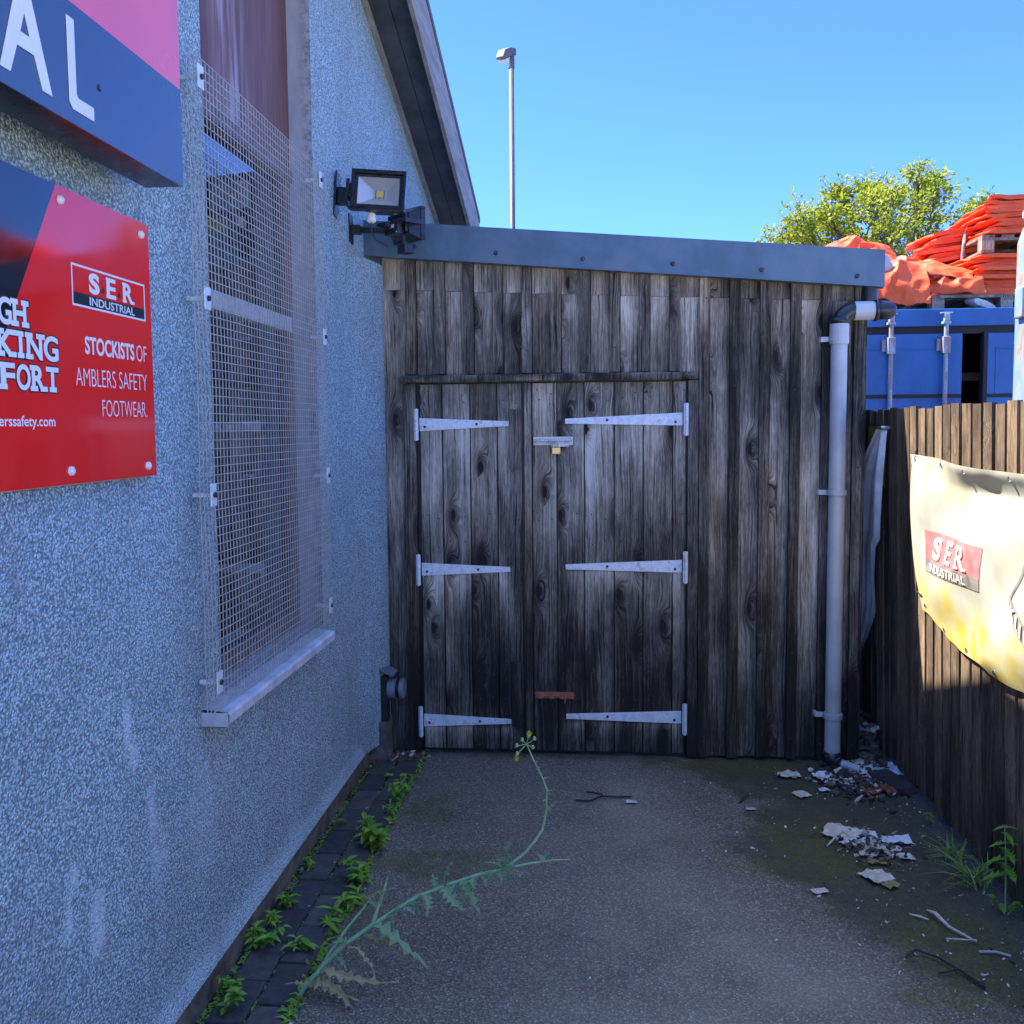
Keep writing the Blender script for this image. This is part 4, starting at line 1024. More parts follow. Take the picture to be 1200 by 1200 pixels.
def stack(base, rot, n, L, Wd, H, where, grp, seed, shear=(0, 0)):
    for k in range(n):
        mt = base @ Matrix.Translation((shear[0]*k+random.uniform(-.03, .03), shear[1]*k+random.uniform(-.03, .03), H*(k+.5))) @ Matrix.Rotation(R(random.uniform(-3, 3)), 4, 'Z')
        mb = slabsheet(L+random.uniform(-.06, .06), Wd+random.uniform(-.06, .06), H*1.05, mt, seed+k, .012, 0)
        o = mb.build('folded_sheet', M['orange'], origin=mt.translation, smooth=True)
        nm = 'topmost' if k == n-1 else ORD[k]
        tag(o, f'{nm} orange sheet in {where}', 'tarpaulin', grp)
def base(loc, rot): return Matrix.Translation(loc) @ Matrix.Rotation(R(rot[2]), 4, 'Z') @ Matrix.Rotation(R(rot[1]), 4, 'Y') @ Matrix.Rotation(R(rot[0]), 4, 'X')
stack(base((3.62, 8.82, RZ+.146), (0, 0, 1)), 0, 10, 1.08, 1.2, .0345, 'the lower stack between the two pallets', 'sheets in the lower orange stack', 20, (.0, 0))
stack(base((3.70, 8.84, 3.214), (0, 0, -2)), 0, 9, 1.02, 1.2, .036, 'the high stack on the upper pallet', 'sheets in the upper orange stack', 40, (.008, .004))
stack(base((3.10, 9.02, 3.10), (0, -8, -4)), 0, 7, .42, .62, .036, 'the fanned bundle left of the high stack', 'sheets in the fanned orange bundle', 60, (.012, .0))
mb = MB(); mb.tube([(3.145, 8.72, 2.98), (3.15, 8.66, 3.08), (3.16, 8.65, 3.22), (3.19, 8.70, 3.36)], .013, 6); tag(mb.build('strap', M['strap'], origin=(3.15, 8.66, 3.1)), 'grey strap hanging round the fanned orange bundle', 'strap')
# crumpled sheets left of the stacks
def crumple(loc, rot, L, Wd, H, seed, wav, curl, label, wrink=.03):
    mt = base(loc, rot); mb = slabsheet(L, Wd, H, mt, seed, wav, curl, 48, 44, wrink)
    o = mb.build('crumpled_sheet', M['orange'], origin=loc, smooth=True); tag(o, label, 'tarpaulin', 'crumpled orange sheets on the container')
def drape(label, prof, x0, x1, seed, fold, crease, skew=0, nu=70, nv=60, taper=0):
    # sheet thrown over the heap: prof = (y, z) line from the back over the top and down the front
    L_ = [0]
    for a, b in zip(prof, prof[1:]): L_.append(L_[-1]+math.hypot(b[0]-a[0], b[1]-a[1]))
    def pp(t):
        d = t*L_[-1]
        for k in range(len(prof)-1):
            if d <= L_[k+1]+1e-9:
                q = (d-L_[k])/(L_[k+1]-L_[k]); return Vector((0, prof[k][0]+(prof[k+1][0]-prof[k][0])*q, prof[k][1]+(prof[k+1][1]-prof[k][1])*q))
    def f(u, v):
        p = sum((pp(min(1, max(0, v+e))) for e in (-.05, -.025, 0, .025, .05)), Vector())/5
        x = x0+(x1-x0)*u+taper*(u-.5)*v
        rid = 1-abs(noise.noise(Vector((x*3.6+seed, v*2.2, seed))))*2
        rid2 = 1-abs(noise.noise(Vector((x*7+v*3+seed, v*5-x*2, seed+4))))*2
        w_ = fold*rid*sm(0, .5, v)+crease*rid2
        return (x+.05*noise.noise(Vector((v*4, u*2, seed))), p.y-w_*.8, p.z+w_*.45+skew*(u-.5)+.03*noise.noise(Vector((x*3, v*2, seed+9))))
    mb = MB(); mb.grid(f, nu, nv); o = mb.build('crumpled_sheet', M['orange'], origin=((x0+x1)/2, prof[-1][0], prof[-1][1]))
    so_ = o.modifiers.new('thick', 'SOLIDIFY'); so_.thickness = .006
    tag(o, label, 'tarpaulin', 'crumpled orange sheets on the container'); return o
drape('big orange sheet hanging down beside the fascia end', [(8.7, 2.96), (8.3, 3.0), (8.08, 2.96), (7.98, 2.80), (7.95, 2.60)], 2.02, 2.64, 3.1, .07, .035, -.04)
drape('orange sheet sloping down to the right across the middle of the heap', [(8.8, 3.0), (8.45, 3.02), (8.22, 2.96), (8.12, 2.86)], 2.38, 3.08, 6.4, .03, .03, -.16)
drape('orange sheet lying over the pallet with a ragged front edge', [(8.8, 2.82), (8.4, 2.86), (8.15, 2.84), (8.05, 2.77), (8.04, 2.715)], 2.62, 3.12, 9.7, .05, .035, -.03)
drape('rumpled orange sheet at the back of the heap under the tree', [(9.3, 3.0), (9.0, 3.08), (8.75, 3.10), (8.6, 2.95)], 2.35, 2.98, 12.2, .04, .04, .0)
drape('curled orange flap peeping over the fascia, left piece', [(8.9, 3.12), (8.7, 3.25), (8.5, 3.22), (8.42, 3.05)], 1.93, 2.22, 15.3, .03, .03, .12)
drape('pointed orange flap peeping over the fascia, right piece', [(8.8, 3.10), (8.65, 3.24), (8.5, 3.18), (8.45, 3.0)], 2.22, 2.52, 18.8, .02, .03, -.14)
mb = MB(); mb.grid(lambda u, v: (2.19+.20*u-.06*v*u, 7.98, 2.86+.13*v+.04*u), 4, 4); tag(mb.build('grey_flap', M['pvc'], origin=(2.3, 7.98, 2.9)), 'small grey flap of sheet tucked against the fascia end', 'sheet')
mb = slabsheet(.22, .12, .05, base((3.10, 8.12, 2.63), (10, 20, 20)), 33, .05, 0, 24, 18); tag(mb.build('rag', M['cream'], origin=(3.10, 8.12, 2.63), smooth=True), 'pale rag tucked under the lower right orange stack', 'rag')

# ================================================================== STREET LAMP
lp = thing('street_lamp', 'tall grey street lamp with a small lantern against the sky', 'street lamp', (-1.40, 16, 0))
mb = MB(); mb.tube([(-1.40, 16, 0), (-1.40, 16, 1.2), (-1.395, 16, 7.72)], [.07, .048, .040], 16); mb.build('pole', M['lamp_metal'], lp, smooth=True)
mb = MB(); mb.tube([(-1.395, 16, 7.55), (-1.395, 16, 7.80)], .052, 12); mb.box(-1.46, -1.32, 15.93, 16.07, 7.78, 7.86); mb.build('spigot', M['lamp_metal'], lp, bevel=.01)
mb = MB()
mt = Matrix.Translation((-1.39, 16, 7.83)) @ Matrix.Rotation(R(248), 4, 'Z') @ Matrix.Rotation(R(6), 4, 'Y')
pr = [(-.04, -.05), (.08, -.06), (.16, -.12), (.42, -.22), (.45, -.19), (.36, -.06), (.16, .02), (-.04, .04)]
mb.prism(pr, lambda u, v, d: mt @ Vector((u, d, v)), -.075, .075); mb.build('lantern', M['lamp_metal'], lp, bevel=.02)
mb = MB(); mb.prism([(.17, -.128), (.41, -.224), (.37, -.26), (.20, -.20)], lambda u, v, d: mt @ Vector((u, d, v)), -.06, .06); mb.build('lens', M['lens'], lp, bevel=.015)

# ================================================================== TREE
tr = thing('tree', 'yellow-green airy tree rising behind the orange sheets', 'tree', (5.6, 20, 0))
LOB = [(900, 285, .30), (915, 270, .38), (930, 260, .42), (945, 245, .40), (935, 285, .5), (955, 272, .55), (980, 268, .55), (978, 245, .42), (998, 228, .50), (1002, 206, .36), (1018, 228, .36), (968, 248, .36), (1012, 265, .4), (990, 210, .30), (1018, 250, .6), (1025, 222, .45), (1036, 204, .42), (1050, 232, .55), (1062, 212, .34), (1074, 200, .38),
       (1075, 238, .55), (1092, 222, .38), (1106, 204, .38), (1112, 192, .24), (1100, 245, .5), (1122, 262, .45), (1140, 244, .34), (1150, 258, .3), (1060, 268, .65), (1090, 275, .6), (1030, 280, .65), (1000, 290, .65), (965, 300, .65), (1120, 290, .6), (1060, 310, .8), (1000, 325, .8), (940, 320, .7), (1110, 330, .8), (1150, 300, .6), (1165, 280, .3)]
random.seed(11)
def PXW(px, py): return (px-700)/59.0, 1.67+(500-py)/59.7-.05
bark = MB(); lv = MB()
trunk = [Vector((5.6, 20, -.1)), Vector((5.63, 20.05, 1.3)), Vector((5.58, 20, 2.4))]
bark.tube(trunk, [.22, .16, .13], 10)
limbs = []
for dx, dy, zt in ((-1.5, .4, 4.6), (-.7, -.5, 5.0), (.15, .5, 5.4), (.75, -.4, 5.2), (1.2, .5, 4.7), (-.2, -.9, 4.8)):
    e = Vector((5.6+dx, 20+dy, zt)); m_ = trunk[2].lerp(e, .5)+Vector((random.uniform(-.1, .1), 0, -.25))
    bark.tube([trunk[2]-Vector((0, 0, .1)), m_, e], [.10, .065, .038], 8); limbs.append((m_, e))
def leaf_quad(mb, c, d, L, wd, hue):
    s_ = d.cross(Vector((random.gauss(0, 1), random.gauss(0, 1), random.gauss(0, 1)))).normalized()*wd/2
    n_ = d.cross(s_).normalized()*L*.08
    i = [mb.V(p, hue=hue) for p in (c, c+d*L*.45+s_+n_, c+d*L, c+d*L*.45-s_+n_)]; mb.F(i)
for px, py, r in LOB:
    x, z = PXW(px, py); c = Vector((x, 20+random.uniform(-.9, .9), z))
    m_, e = min(limbs, key=lambda q: (q[1]-c).length)
    a = m_.lerp(e, random.uniform(.5, 1)); mid = a.lerp(c, .55)+Vector((random.uniform(-.1, .1), random.uniform(-.1, .1), -.08))
    bark.tube([a, mid, c], [.03, .020, .009], 6)
    nt_ = int(36*r/.5)
    for k in range(nt_):
        d = Vector((random.gauss(0, 1), random.gauss(0, 1), random.gauss(.25, .8))).normalized()
        L = r*(random.uniform(.4, .95) if random.random() < .85 else random.uniform(1.1, 1.5)); s0 = mid.lerp(c, random.uniform(.3, 1)); tip = c+d*L
        bark.tube([s0, s0.lerp(tip, .6)+Vector((0, 0, .03)), tip], [.007, .005, .003], 4, cap=False)
        hue = min(1, max(0, .45+.3*random.gauss(0, 1)))
        for q in range(11):
            b = s0.lerp(tip, random.uniform(.45, 1.05))+Vector((random.gauss(0, .035), random.gauss(0, .035), random.gauss(0, .035)))
            dd_ = (d+Vector((random.gauss(0, .8), random.gauss(0, .8), random.gauss(-.1, .7)))).normalized()
            leaf_quad(lv, b, dd_, random.uniform(.07, .125), random.uniform(.04, .065), min(1, max(0, hue+random.gauss(0, .15))))
bark.build('trunk', M['bark'], tr); lv.build('crown', M['leaf_tree'], tr)

# ================================================================== PLANTS
random.seed(5)
def leaf(mb, base, d, L, W, curl=.4, hue=.3, tooth=0, n=7, fold=.25, upv=Vector((0, 0, 1)), m=0):
    d = Vector(d).normalized(); side = d.cross(upv); side = side.normalized() if side.length > 1e-4 else Vector((1, 0, 0)); nn = side.cross(d).normalized()
    prev = None; base = Vector(base)
    for k in range(n+1):
        t = k/n; c = base+d*(L*t)+nn*(-curl*L*t*t)
        w_ = W*math.sin(math.pi*min(1, .08+.92*t)**.8)*(1 if tooth == 0 else (random.uniform(.9, 1.5) if k % 2 else random.uniform(.28, .5)))
        if k == n: w_ = .0005
        lift = nn*(fold*w_)
        back = d*(-.3*w_ if tooth and k % 2 else 0)
        row = [mb.V(c+side*w_/2+lift+back, hue=hue), mb.V(c, hue=hue), mb.V(c-side*w_/2+lift+back, hue=hue)]
        if prev:
            mb.F((prev[0], row[0], row[1], prev[1]), m); mb.F((prev[1], row[1], row[2], prev[2]), m)
        prev = row
def weed(x, y, r, n, tall, label, W=.35, mats=None, tooth=0):
    p = thing('weed', label, 'plant', (x, y, .0), 'weeds in the brick edging')
    mb = MB(); st = MB()
    stems = max(1, int(n/7))
    for s_ in range(stems):
        a = random.uniform(0, 6.28); ln = random.uniform(.2, .9)*r; h = tall*random.uniform(.5, 1)
        top = Vector((x+math.cos(a)*ln, y+math.sin(a)*ln, .01+h)); b0 = Vector((x+random.uniform(-.01, .01), y+random.uniform(-.02, .02), .0))
        st.tube([b0, b0.lerp(top, .5)+Vector((0, 0, h*.2)), top], .0016, 5)
        for k in range(int(1.7*n/stems)):
            t = random.uniform(.15, 1); c = b0.lerp(top, t)+Vector((0, 0, h*.12*math.sin(t*3.14)))
            aa = random.uniform(0, 6.28); d = (math.cos(aa), math.sin(aa), random.uniform(-.1, .7))
            L = r*random.uniform(.22, .52)
            leaf(mb, c, d, L, L*W*1.25, random.uniform(.1, .5), random.random()*.8, tooth)
    mb.build('leaf', mats or M['leaf_weed'], p); st.build('stem', M['stem'], p); return p
weed(-.978, 4.34, .06, 7, .02, 'small flat green weed alone on the bricks nearest the shed', .5)
weed(-.90, 4.07, .085, 34, .10, 'upright bushy green weed second from the shed in the brick edging', .45)
weed(-.895, 3.92, .06, 16, .07, 'reddish tinged small weed below the upright bushy one', .4)
weed(-.89, 3.60, .12, 46, .11, 'wide bright green leafy weed halfway along the brick edging', .45)
weed(-.875, 3.30, .10, 40, .09, 'dense yellow-green weed behind the tip of the thistle side shoot', .4)
weed(-.845, 3.14, .14, 18, .05, 'broad rosette weed with long leaves beside the thistle', .22)
weed(-.90, 3.00, .13, 14, .05, 'long-leaved rosette weed at the tarmac edge left of the thistle stem', .22)
weed(-.93, 2.84, .07, 26, .05, 'small crinkled weed close to the base of the thistle', .45)
weed(-1.07, 3.80, .05, 8, .03, 'tiny green weed against the wall beside the bricks', .45)
weed(-1.085, 3.38, .05, 22, .045, 'low green weed between wall and bricks, farther of the wall side', .4)
weed(-1.078, 3.12, .07, 34, .05, 'yellowish green tuft strung along the foot of the wall', .35)
weed(-1.082, 2.98, .06, 26, .05, 'thin green tuft along the wall just nearer than the yellowish one', .35)
weed(-1.08, 2.84, .09, 34, .06, 'large bright weed against the wall base opposite the thistle root', .4)
weed(-1.085, 2.62, .06, 18, .06, 'small weed by the wall at the lower edge of the view', .45)
weed(-1.085, 2.49, .08, 12, .06, 'broad-leaved weed nearest the camera against the wall', .5)

# the long sow thistle leaning over the tarmac
th = thing('sow_thistle', 'long leaning sow thistle with two yellow flowers over the tarmac', 'plant', (-.885, 2.61, 0))
main = [(-.885, 2.605, -.01), (-.871, 2.62, .015), (-.817, 2.66, .073), (-.769, 2.68, .117), (-.681, 2.72, .170), (-.553, 2.78, .233), (-.464, 2.81, .257), (-.374, 2.84, .278), (-.292, 2.87, .286), (-.218, 2.90, .291), (-.14, 2.925, .293), (-.092, 2.94, .290)]
mb = MB(); mb.tube(main, [.0075, .0073, .007, .0068, .0065, .006, .0055, .005, .0045, .0034, .0026, .0016], 9)
sec = [(-.292, 2.87, .286), (-.232, 2.90, .324), (-.200, 2.925, .355), (-.177, 2.94, .386), (-.166, 2.955, .44), (-.164, 2.97, .506), (-.185, 2.98, .555), (-.209, 2.99, .597), (-.231, 3.0, .644)]
mb.tube(sec, [.005, .0045, .0042, .004, .0034, .003, .0026, .0023, .002], 7)
mb.tube([(-.681, 2.72, .170), (-.672, 2.73, .205), (-.661, 2.74, .236), (-.650, 2.752, .27), (-.643, 2.76, .30)], [.007, .006, .005, .004, .002], 7)
mb.tube([(-.84, 2.645, .05), (-.77, 2.74, .14), (-.72, 2.80, .19)], [.005, .004, .003], 6)
mb.build('stem', M['stem'], th)
mb = MB()
def jag(mb, base, d, L, W, curl=.3, hue=.3, n=6):
    # deeply cut leaf: a wavy midrib strip with pointed lobes on both sides
    d = Vector(d).normalized(); side = d.cross(Vector((0, 0, 1)))
    side = side.normalized() if side.length > 1e-3 else Vector((1, 0, 0))
    side = Matrix.Rotation(random.uniform(-.8, .8), 3, d) @ side; nn = side.cross(d).normalized(); base = Vector(base); ph = random.random()*6
    def mid(t): return base+d*(L*t)-nn*(curl*L*t*t)+side*(.09*L*math.sin(ph+t*4)*t)+nn*(.03*L*math.sin(t*14+ph))
    def prof_(t): return W*.5*(math.sin(math.pi*min(1, .12+.88*t)**.75)+.12)
    rib = [mb.V(mid(k/(2*n)), hue=hue) for k in range(2*n+1)]
    for sg2 in (-1, 1):
        for k in range(n):
            t0, t1 = 2*k/(2*n), (2*k+2)/(2*n); tm = (t0+t1)/2; w_ = prof_(tm)*random.uniform(.7, 1.25)
            web = prof_(tm)*.30
            a = mb.V(mid(t0)+side*sg2*web*.8+nn*web*.2, hue=hue); b = mb.V(mid(t1)+side*sg2*web*.7+nn*web*.2, hue=hue)
            tip = mb.V(mid(tm+random.uniform(-.02, .06))+side*sg2*w_+nn*w_*random.uniform(-.2, .55), hue=min(1, hue+.15))
            c = mb.V(mid(tm)+side*sg2*(web+w_)*.55+nn*w_*.25+d*L*.03, hue=hue)
            r0, r1, r2 = rib[2*k], rib[2*k+1], rib[2*k+2]
            mb.F((r0, r1, c, a) if sg2 < 0 else (r0, a, c, r1)); mb.F((r1, r2, b, c) if sg2 < 0 else (r1, c, b, r2)); mb.F((a, c, tip)); mb.F((c, b, tip))
    e = mb.V(mid(1.09), hue=hue); x1 = mb.V(mid(.97)+side*W*.12, hue=hue); x2 = mb.V(mid(.97)-side*W*.12, hue=hue)
    mb.F((rib[-1], x1, e)); mb.F((rib[-1], e, x2))
def tl(b, d, L, W, curl=.3, hue=.3): jag(mb, b, d, L, W*1.25, curl, hue, 5)
for b, d, L, W, c in [((-.66, 2.738, .225), (.1, .05, 1), .085, .030, -.1), ((-.655, 2.745, .25), (.5, 0, .6), .04, .022, .2), ((-.667, 2.735, .215), (-.6, 0, .5), .035, .02, .2),
        ((-.475, 2.805, .255), (.1, .1, 1), .075, .032, .2), ((-.48, 2.80, .255), (.7, -.5, -.35), .09, .045, .3), ((-.43, 2.82, .262), (.8, -.5, -.3), .10, .045, .4), ((-.53, 2.79, .238), (.3, -.6, -.5), .06, .04, .3), ((-.57, 2.77, .222), (-.2, -.5, -.5), .05, .035, .3),
        ((-.292, 2.87, .288), (.05, .2, 1), .085, .040, .1), ((-.285, 2.872, .286), (.2, -.4, .3), .035, .03, .2), ((-.165, 2.92, .294), (.1, .1, 1), .028, .02, .3), ((-.17, 2.915, .293), (-.5, .1, .6), .03, .02, .3),
        ((-.168, 2.955, .43), (.6, .1, .9), .05, .016, .1), ((-.165, 2.968, .50), (.7, 0, .3), .022, .012, .3), ((-.68, 2.72, .17), (.9, -.4, .1), .15, .045, .75), ((-.62, 2.75, .2), (-.1, -.7, .1), .05, .03, .5)]:
    tl(b, d, L, W, c, random.uniform(.1, .6))
for k in range(26):                  # smaller leaves clasping the stem
    q = random.uniform(.22, .92)*(len(main)-1); i_ = int(q); p = Vector(main[i_]).lerp(Vector(main[i_+1]), q-i_)
    jag(mb, p, (random.uniform(-.7, 1), random.uniform(-1, .4), random.uniform(-.7, .8)), random.uniform(.025, .065), random.uniform(.02, .035), random.uniform(-.2, .6), random.uniform(.1, .7), 4)
for k in range(8):
    q = random.uniform(.05, .9)*(len(sec)-1); i_ = int(q); p = Vector(sec[i_]).lerp(Vector(sec[i_+1]), q-i_)
    jag(mb, p, (random.uniform(-1, 1), -.4, random.uniform(-.2, .9)), random.uniform(.012, .03), .012, .3, random.uniform(.1, .7), 3)
mb.build('leaf', M['leaf_thistle'], th)
mb = MB()
for b, d, L, W, c in [((-.83, 2.65, .06), (1, -.45, .3), .20, .030, .55), ((-.85, 2.64, .04), (1, -.75, .15), .17, .030, .45), ((-.76, 2.685, .12), (.9, -.4, .25), .12, .025, .7), ((-.73, 2.70, .14), (1, -.1, .2), .13, .025, .5), ((-.72, 2.80, .19), (.3, .1, .7), .06, .035, .6)]:
    jag(mb, b, d, L, W*1.15, c, random.random(), 7)
for k in range(2):
    jag(mb, (-.86+random.uniform(-.02, .03), 2.63+random.uniform(-.03, .03), .03), (random.uniform(-.6, 1), random.uniform(-1, .5), random.uniform(.1, .7)), random.uniform(.06, .13), .035, random.uniform(.3, .9), random.random(), 6)
mb.build('withered_leaf', M['leaf_dry'], th)
mb = MB()
for e in ((-.260, 2.98, .616), (-.225, 3.0, .669), (-.245, 3.0, .655), (-.205, 3.0, .66), (-.262, 2.99, .64), (-.21, 2.99, .635)):
    mb.tube([(-.231, 3.0, .644), Vector(e)], .0015, 5); mb.tube([Vector(e)-Vector((0, 0, .004)), e, Vector(e)+Vector((0, 0, .009))], [.003, .006, .004], 7)
mb.build('bud', M['stem'], th)
for e in ((-.262, 2.975, .607), (-.222, 3.0, .680)):
    mb = MB()
    for k in range(16):
        a = k*2.4; leaf(mb, Vector(e), (math.cos(a), -.35, math.sin(a)), .011, .004, -.2, .5, 0, 3)
    mb.build('flower', M['petal'], th)

# grass and nettle by the fence
def tuft(x, y, n, h, label):
    p = thing('grass_tuft', label, 'grass', (x, y, 0), 'grass tufts along the fence foot'); mb = MB()
    for k in range(n):
        a = random.uniform(0, 6.28); d = Vector((math.cos(a)*.7-.25, math.sin(a)*.7, random.uniform(.6, 1.3)))
        leaf(mb, (x+random.gauss(0, .02), y+random.gauss(0, .03), 0), d, h*random.uniform(.5, 1.1), .006, random.uniform(.3, .8), random.random(), 0, 7, .2)
    mb.build('blade', M['grass'], p)
tuft(1.36, 3.66, 26, .13, 'short grass tuft at the fence foot farther from the camera'); tuft(1.375, 3.47, 50, .17, 'long grass tuft at the fence foot nearer the camera')
weed(1.375, 4.02, .05, 12, .04, 'tiny green seedling at the fence foot beyond the grass', .45)['group'] = 'weeds along the fence foot'
weed(1.385, 3.25, .06, 16, .05, 'clover-like weed at the fence foot on the right edge', .6)['group'] = 'weeds along the fence foot'
nw = thing('nettle', 'upright nettle against the fence at the right edge', 'plant', (1.39, 3.27, 0)); mb = MB(); st = MB()
st.tube([(1.39, 3.27, 0), (1.385, 3.265, .18), (1.375, 3.26, .31)], [.003, .0025, .0015], 6)
for k in range(7):
    z = .13+.028*k
    for a in (0, math.pi): leaf(mb, (1.386, 3.265, z), (math.cos(a+k*1.57), math.sin(a+k*1.57), .1), .085-.006*k, .04-.003*k, .4, .2, 1, 9)
mb.build('leaf', M['leaf_weed'], nw); st.build('stem', M['stem'], nw)

# ================================================================== LITTER
random.seed(23)
def scrap(name, label, cat, x, y, sx, sy, mat, amp=.01, rz=0, n=9, z=.004, group=None, pts=None):
    cr, sr = math.cos(R(rz)), math.sin(R(rz)); sd = random.random()*50; mb = MB()
    def f(u, v):
        a, b = (u-.5)*sx, (v-.5)*sy
        rr = 1-.22*abs(noise.noise(Vector((math.atan2(b, a)*1.3, sd, 0))))
        a *= rr; b *= rr
        return (x+a*cr-b*sr, y+a*sr+b*cr, z+gz(x, y)+.004+abs(amp*.9*noise.noise(Vector((a*24+sd, b*24, 0))))+amp*.3*abs(noise.noise(Vector((a*60, b*60, sd)))))
    mb.grid(f, n, n)
    mod = mb.build(name, mat, origin=(x, y, gz(x, y)))
    so_ = mod.modifiers.new('thick', 'SOLIDIFY'); so_.thickness = .0012
    return tag(mod, label, cat, group)
scrap('crumpled_tissue', 'crumpled bluish white tissue lying alone below the drainpipe', 'litter', 1.075, 4.47, .10, .12, M['paper'], .035, 20)
scrap('paper_sheet', 'pale blue paper sheet lying against the fence foot', 'litter', 1.385, 4.60, .16, .16, M['bluepaper'], .03, 15)
scrap('paper_sheet', 'grey white flattened paper beside the pipe stub', 'litter', 1.235, 4.60, .13, .15, M['paper'], .03, -30)
scrap('paper_sheet', 'beige paper scrap between the two pale papers', 'litter', 1.30, 4.69, .10, .11, M['cream'], .04, 40)
scrap('paper_sheet', 'whitish paper tip in front of the blue sheet', 'litter', 1.29, 4.50, .10, .10, M['paper'], .02, 60)
scrap('wet_cardboard', 'pale torn cardboard lump on the dark heap of litter', 'litter', 1.00, 3.86, .17, .14, M['cream'], .028, -30, 14)
scrap('wet_cardboard', 'long greyish torn strip at the back of the litter heap', 'litter', 1.15, 3.80, .20, .07, M['paper'], .03, 0, 14)
scrap('wet_cardboard', 'small white square of card at the right end of the heap', 'litter', 1.185, 3.66, .055, .05, M['paper'], .01, 10)
scrap('wet_cardboard', 'ragged tan cardboard piece below the litter heap', 'litter', 1.02, 3.48, .10, .09, M['cream'], .03, 25)
scrap('wet_cardboard', 'pale flake in the middle of the litter heap', 'litter', 1.04, 3.68, .07, .05, M['cream'], .015, 0)
scrap('dry_peel', 'beige dry scrap on the moss nearest the shed wall', 'litter', .905, 4.50, .11, .07, M['cream'], .03, 10)
scrap('dry_peel', 'cream flat chip between moss and the litter heap', 'litter', .915, 4.27, .065, .07, M['cream'], .012, 30)
scrap('dry_peel', 'little white chip right of the cream flat chip', 'litter', 1.03, 4.33, .05, .035, M['paper'], .01, 0)
scrap('dry_peel', 'white sliver lying by the short black stick', 'litter', .665, 4.10, .045, .02, M['cream'], .004, 10)
scrap('dry_peel', 'white chip alone on the clear tarmac near the door', 'litter', .148, 4.14, .05, .03, M['paper'], .008, 0)
scrap('dry_peel', 'flat grey shard on the edge of the damp patch', 'litter', .79, 3.365, .06, .035, M['cream'], .006, 15)
scrap('dead_leaf', 'curled russet dead leaf at the fence corner', 'leaf', 1.27, 4.33, .13, .10, M['redleaf'], .05, 20)
scrap('dead_leaf', 'yellowish dead leaf in the litter heap', 'leaf', 1.06, 3.60, .08, .025, M['leaf_dry'], .02, 0)
scrap('dead_leaf', 'pale shrivelled leaf just below the tan cardboard', 'leaf', 1.05, 3.42, .05, .05, M['leaf_dry'], .03, 30)
scrap('dead_leaf', 'brown leaf in the gap behind the shed corner', 'leaf', 1.36, 4.85, .12, .10, M['cream'], .05, 60, 9, .12)
for k, (x, y, a, b, rz) in enumerate([(1.06, 3.80, .12, .05, 20), (1.11, 3.73, .13, .045, -15), (1.0, 3.77, .08, .05, 50), (1.14, 3.71, .07, .04, 10), (1.08, 3.86, .10, .05, -20), (.97, 3.84, .07, .05, 0)]):
    scrap('torn_strip', ['pale strip lying across the middle of the litter heap', 'pale strip low on the right of the litter heap', 'pale scrap on the left slope of the litter heap', 'small pale scrap near the square card', 'pale strip at the rear of the litter heap', 'pale scrap at the left tip of the litter heap'][k], 'litter', x, y, a, b, M['cream' if k % 2 else 'paper'], .012, rz, 10, .008)
mb = MB()
mt = Matrix.Translation((1.365, 4.43, .016)) @ Matrix.Rotation(R(18), 4, 'Z'); mb.box(-.055, .055, -.12, .12, -.012, .012, mat=mt)
tag(mb.build('board_offcut', M['slate'], origin=(1.365, 4.43, .0), bevel=.003), 'dark flat board offcut lying against the fence foot', 'offcut')
def stick(label, pts, r, mat, name='stick', cat='stick', flat=1):
    mb = MB(); mb.tube([(x, y, gz(x, y)+.004+z) for x, y, z in pts], r, 7); o = mb.build(name, mat, origin=pts[0]); tag(o, label, cat); return o
stick('cream splinter pointing left from the litter heap', [(.905, 3.74, .003), (.95, 3.80, .012), (.99, 3.85, .02)], [.003, .005, .002], M['cream'])
stick('cream splinter pointing down from the litter heap', [(.995, 3.85, .02), (1.02, 3.78, .01), (1.045, 3.70, .003)], [.003, .005, .002], M['cream'])
stick('white curved peeled twig on the damp ground near the fence', [(1.125, 3.25, .004), (1.135, 3.20, .02), (1.155, 3.13, .012), (1.185, 3.10, .006), (1.215, 3.06, .004)], [.003, .0065, .005, .0045, .002], M['cream'])
stick('short white twig left of the curved peeled twig', [(1.055, 3.22, .004), (1.085, 3.20, .007), (1.11, 3.19, .003)], [.002, .004, .002], M['cream'])
stick('thin pale twig crossing the tip of the curved twig', [(1.12, 3.06, .01), (1.18, 3.055, .012), (1.215, 3.06, .01)], .002, M['cream'])
stick('grey straight twig right of the curved peeled twig', [(1.20, 3.0, .004), (1.25, 3.0, .006), (1.29, 2.985, .003)], .004, M['strap'])
stick('short dark stick on the paler tarmac edge by the moss', [(.625, 4.16, .004), (.655, 4.22, .01), (.68, 4.24, .006)], [.004, .006, .003], M['slate'])
stick('thin forked black wire lying flat in the middle of the tarmac', [(-.10, 4.14, .004), (-.04, 4.13, .006), (.02, 4.18, .01), (.09, 4.185, .006), (.15, 4.20, .004)], .0045, M['black'], 'wire', 'wire')
stick('short arm of black wire lying on the forked wire', [(.02, 4.19, .012), (-.02, 4.215, .012), (-.05, 4.235, .006)], .004, M['black'], 'wire', 'wire')
stick('thin bent black wire at the lower right of the tarmac', [(.965, 2.96, .004), (1.0, 2.985, .012), (1.05, 2.955, .01), (1.10, 2.88, .008), (1.14, 2.80, .004)], .0038, M['black'], 'wire', 'wire')
stick('short arm of black wire crossing the bent wire', [(1.095, 2.885, .012), (1.06, 2.875, .008), (1.03, 2.87, .004)], .003, M['black'], 'wire', 'wire')
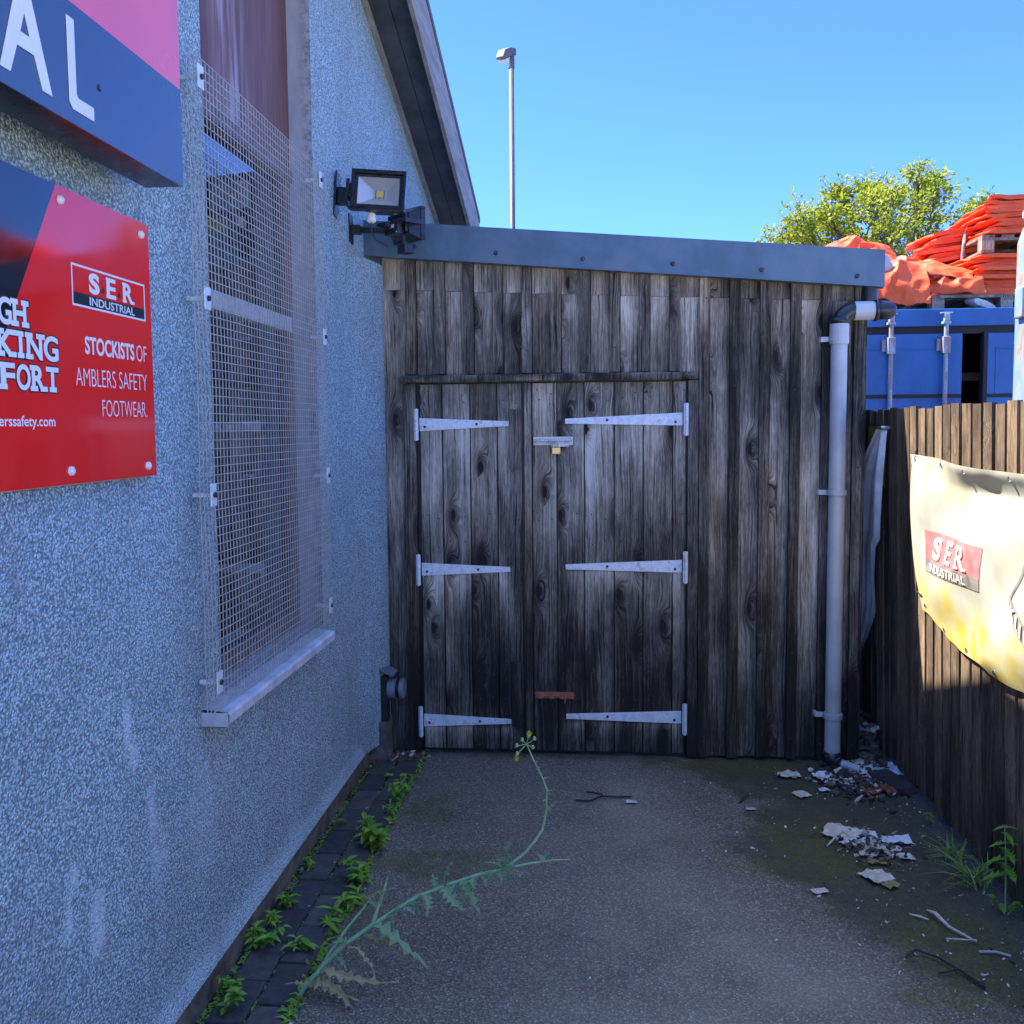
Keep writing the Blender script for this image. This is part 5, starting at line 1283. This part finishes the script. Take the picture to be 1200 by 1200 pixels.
# moss and tiny seedlings filling the joints of the brick edging
mb = MB()
for k in range(5200):
    y = random.uniform(2.2, 4.66); ln_ = random.choice((-1.116, -1.114, -.996, -.882, -.88, -.886)); x = ln_+random.gauss(0, .007)
    dens = .5+.5*noise.noise(Vector((ln_*3, y*2.6, 4)))
    if random.random() > dens*1.1: continue
    a = random.uniform(0, 6.28); L = random.uniform(.004, .018)*(2.0 if ln_ > -.9 and random.random() < .35 else 1)
    leaf(mb, (x, y, random.uniform(.0, .006)), (math.cos(a), math.sin(a), random.uniform(.2, 1)), L, L*.5, .4, random.random()*.7, 0, 2)
o = mb.build('joint_moss', M['leaf_weed']); tag(o, 'fine green moss and seedlings along the joints of the brick edging', 'moss', kind='stuff')
# countless crumbs: grit, leaf mould and flakes
mb = MB()
def flake(mb, x, y, z, r, m):
    n_ = random.randint(4, 6); a0 = random.random()*6.28; tx, ty = random.gauss(0, .35), random.gauss(0, .35)
    p = [(math.cos(a0+k*6.283/n_)*r*random.uniform(.5, 1.2), math.sin(a0+k*6.283/n_)*r*random.uniform(.4, 1)) for k in range(n_)]
    i = [mb.V((x+a, y+b, z+r*.4+a*tx+b*ty)) for a, b in p]; j = [mb.V((x+a*.9, y+b*.9, z+a*tx+b*ty)) for a, b in p]
    mb.F(i, m); mb.F(j[::-1], m)
    for k in range(n_): mb.F((j[k], j[(k+1) % n_], i[(k+1) % n_], i[k]), m)
CH = [M['chip'], M['brownleaf'], M['cream'], M['paper'], M['redleaf'], M['slate']]
for k in range(520):       # leaf mould by the drain and in the corner gap
    x, y = random.gauss(1.22, .10), random.gauss(4.46, .12)
    if x > 1.40 or y > 4.70: continue
    flake(mb, x, y, gz(x, y)+.004+random.random()*.012, random.uniform(.006, .022), random.choice((1, 1, 1, 5, 5, 5, 2)))
for k in range(300):
    x, y = random.uniform(1.285, 1.40), random.uniform(4.62, 5.2)
    flake(mb, x, y, random.random()*.16*sm(4.6, 4.9, y), random.uniform(.012, .03), random.choice((1, 1, 5, 1, 1)))
for k in range(230):       # litter heap
    x, y = random.gauss(1.08, .065), random.gauss(3.72, .07)
    flake(mb, x, y, gz(x, y)+.004+random.random()*.02, random.uniform(.004, .015), random.choice((1, 1, 5, 2, 5, 0)))
for k in range(650):       # strewn along the right side
    y = random.uniform(2.5, 4.65); x = random.uniform(edge_x(y)-.15, 1.40); 
    if random.random() < .5: x = 1.40-abs(random.gauss(0, .18))
    if x < edge_x(y)-.2: continue
    flake(mb, x, y, gz(x, y)+.003, random.uniform(.0015, .006)*(1.7 if random.random() < .06 else 1), random.choice((0, 1, 0, 2, 3, 1, 5, 0)))
for k in range(110):
    x, y = random.uniform(-.85, 1.0), random.uniform(2.4, 4.65); flake(mb, x, y, gz(x, y)+.003, random.uniform(.002, .005), random.choice((0, 0, 3, 2)))
for k in range(260):       # beside the bricks and the wall foot
    y = random.uniform(2.3, 4.7); x = random.choice((-.88, -1.108, -.996))+random.gauss(0, .012)
    flake(mb, x, y, .006, random.uniform(.002, .008), random.choice((0, 1, 5, 1, 2)))
for k in range(40):
    x, y = random.gauss(-1.0, .05), random.uniform(4.55, 4.70); flake(mb, x, y, .012, random.uniform(.006, .018), random.choice((1, 2, 1, 4)))
o = mb.build('leaf_mould', CH); tag(o, 'brown leaf mould, grit and small flakes strewn along the edges', 'litter', kind='stuff')

for o in bpy.data.objects:
    if '_o' in o: del o['_o']
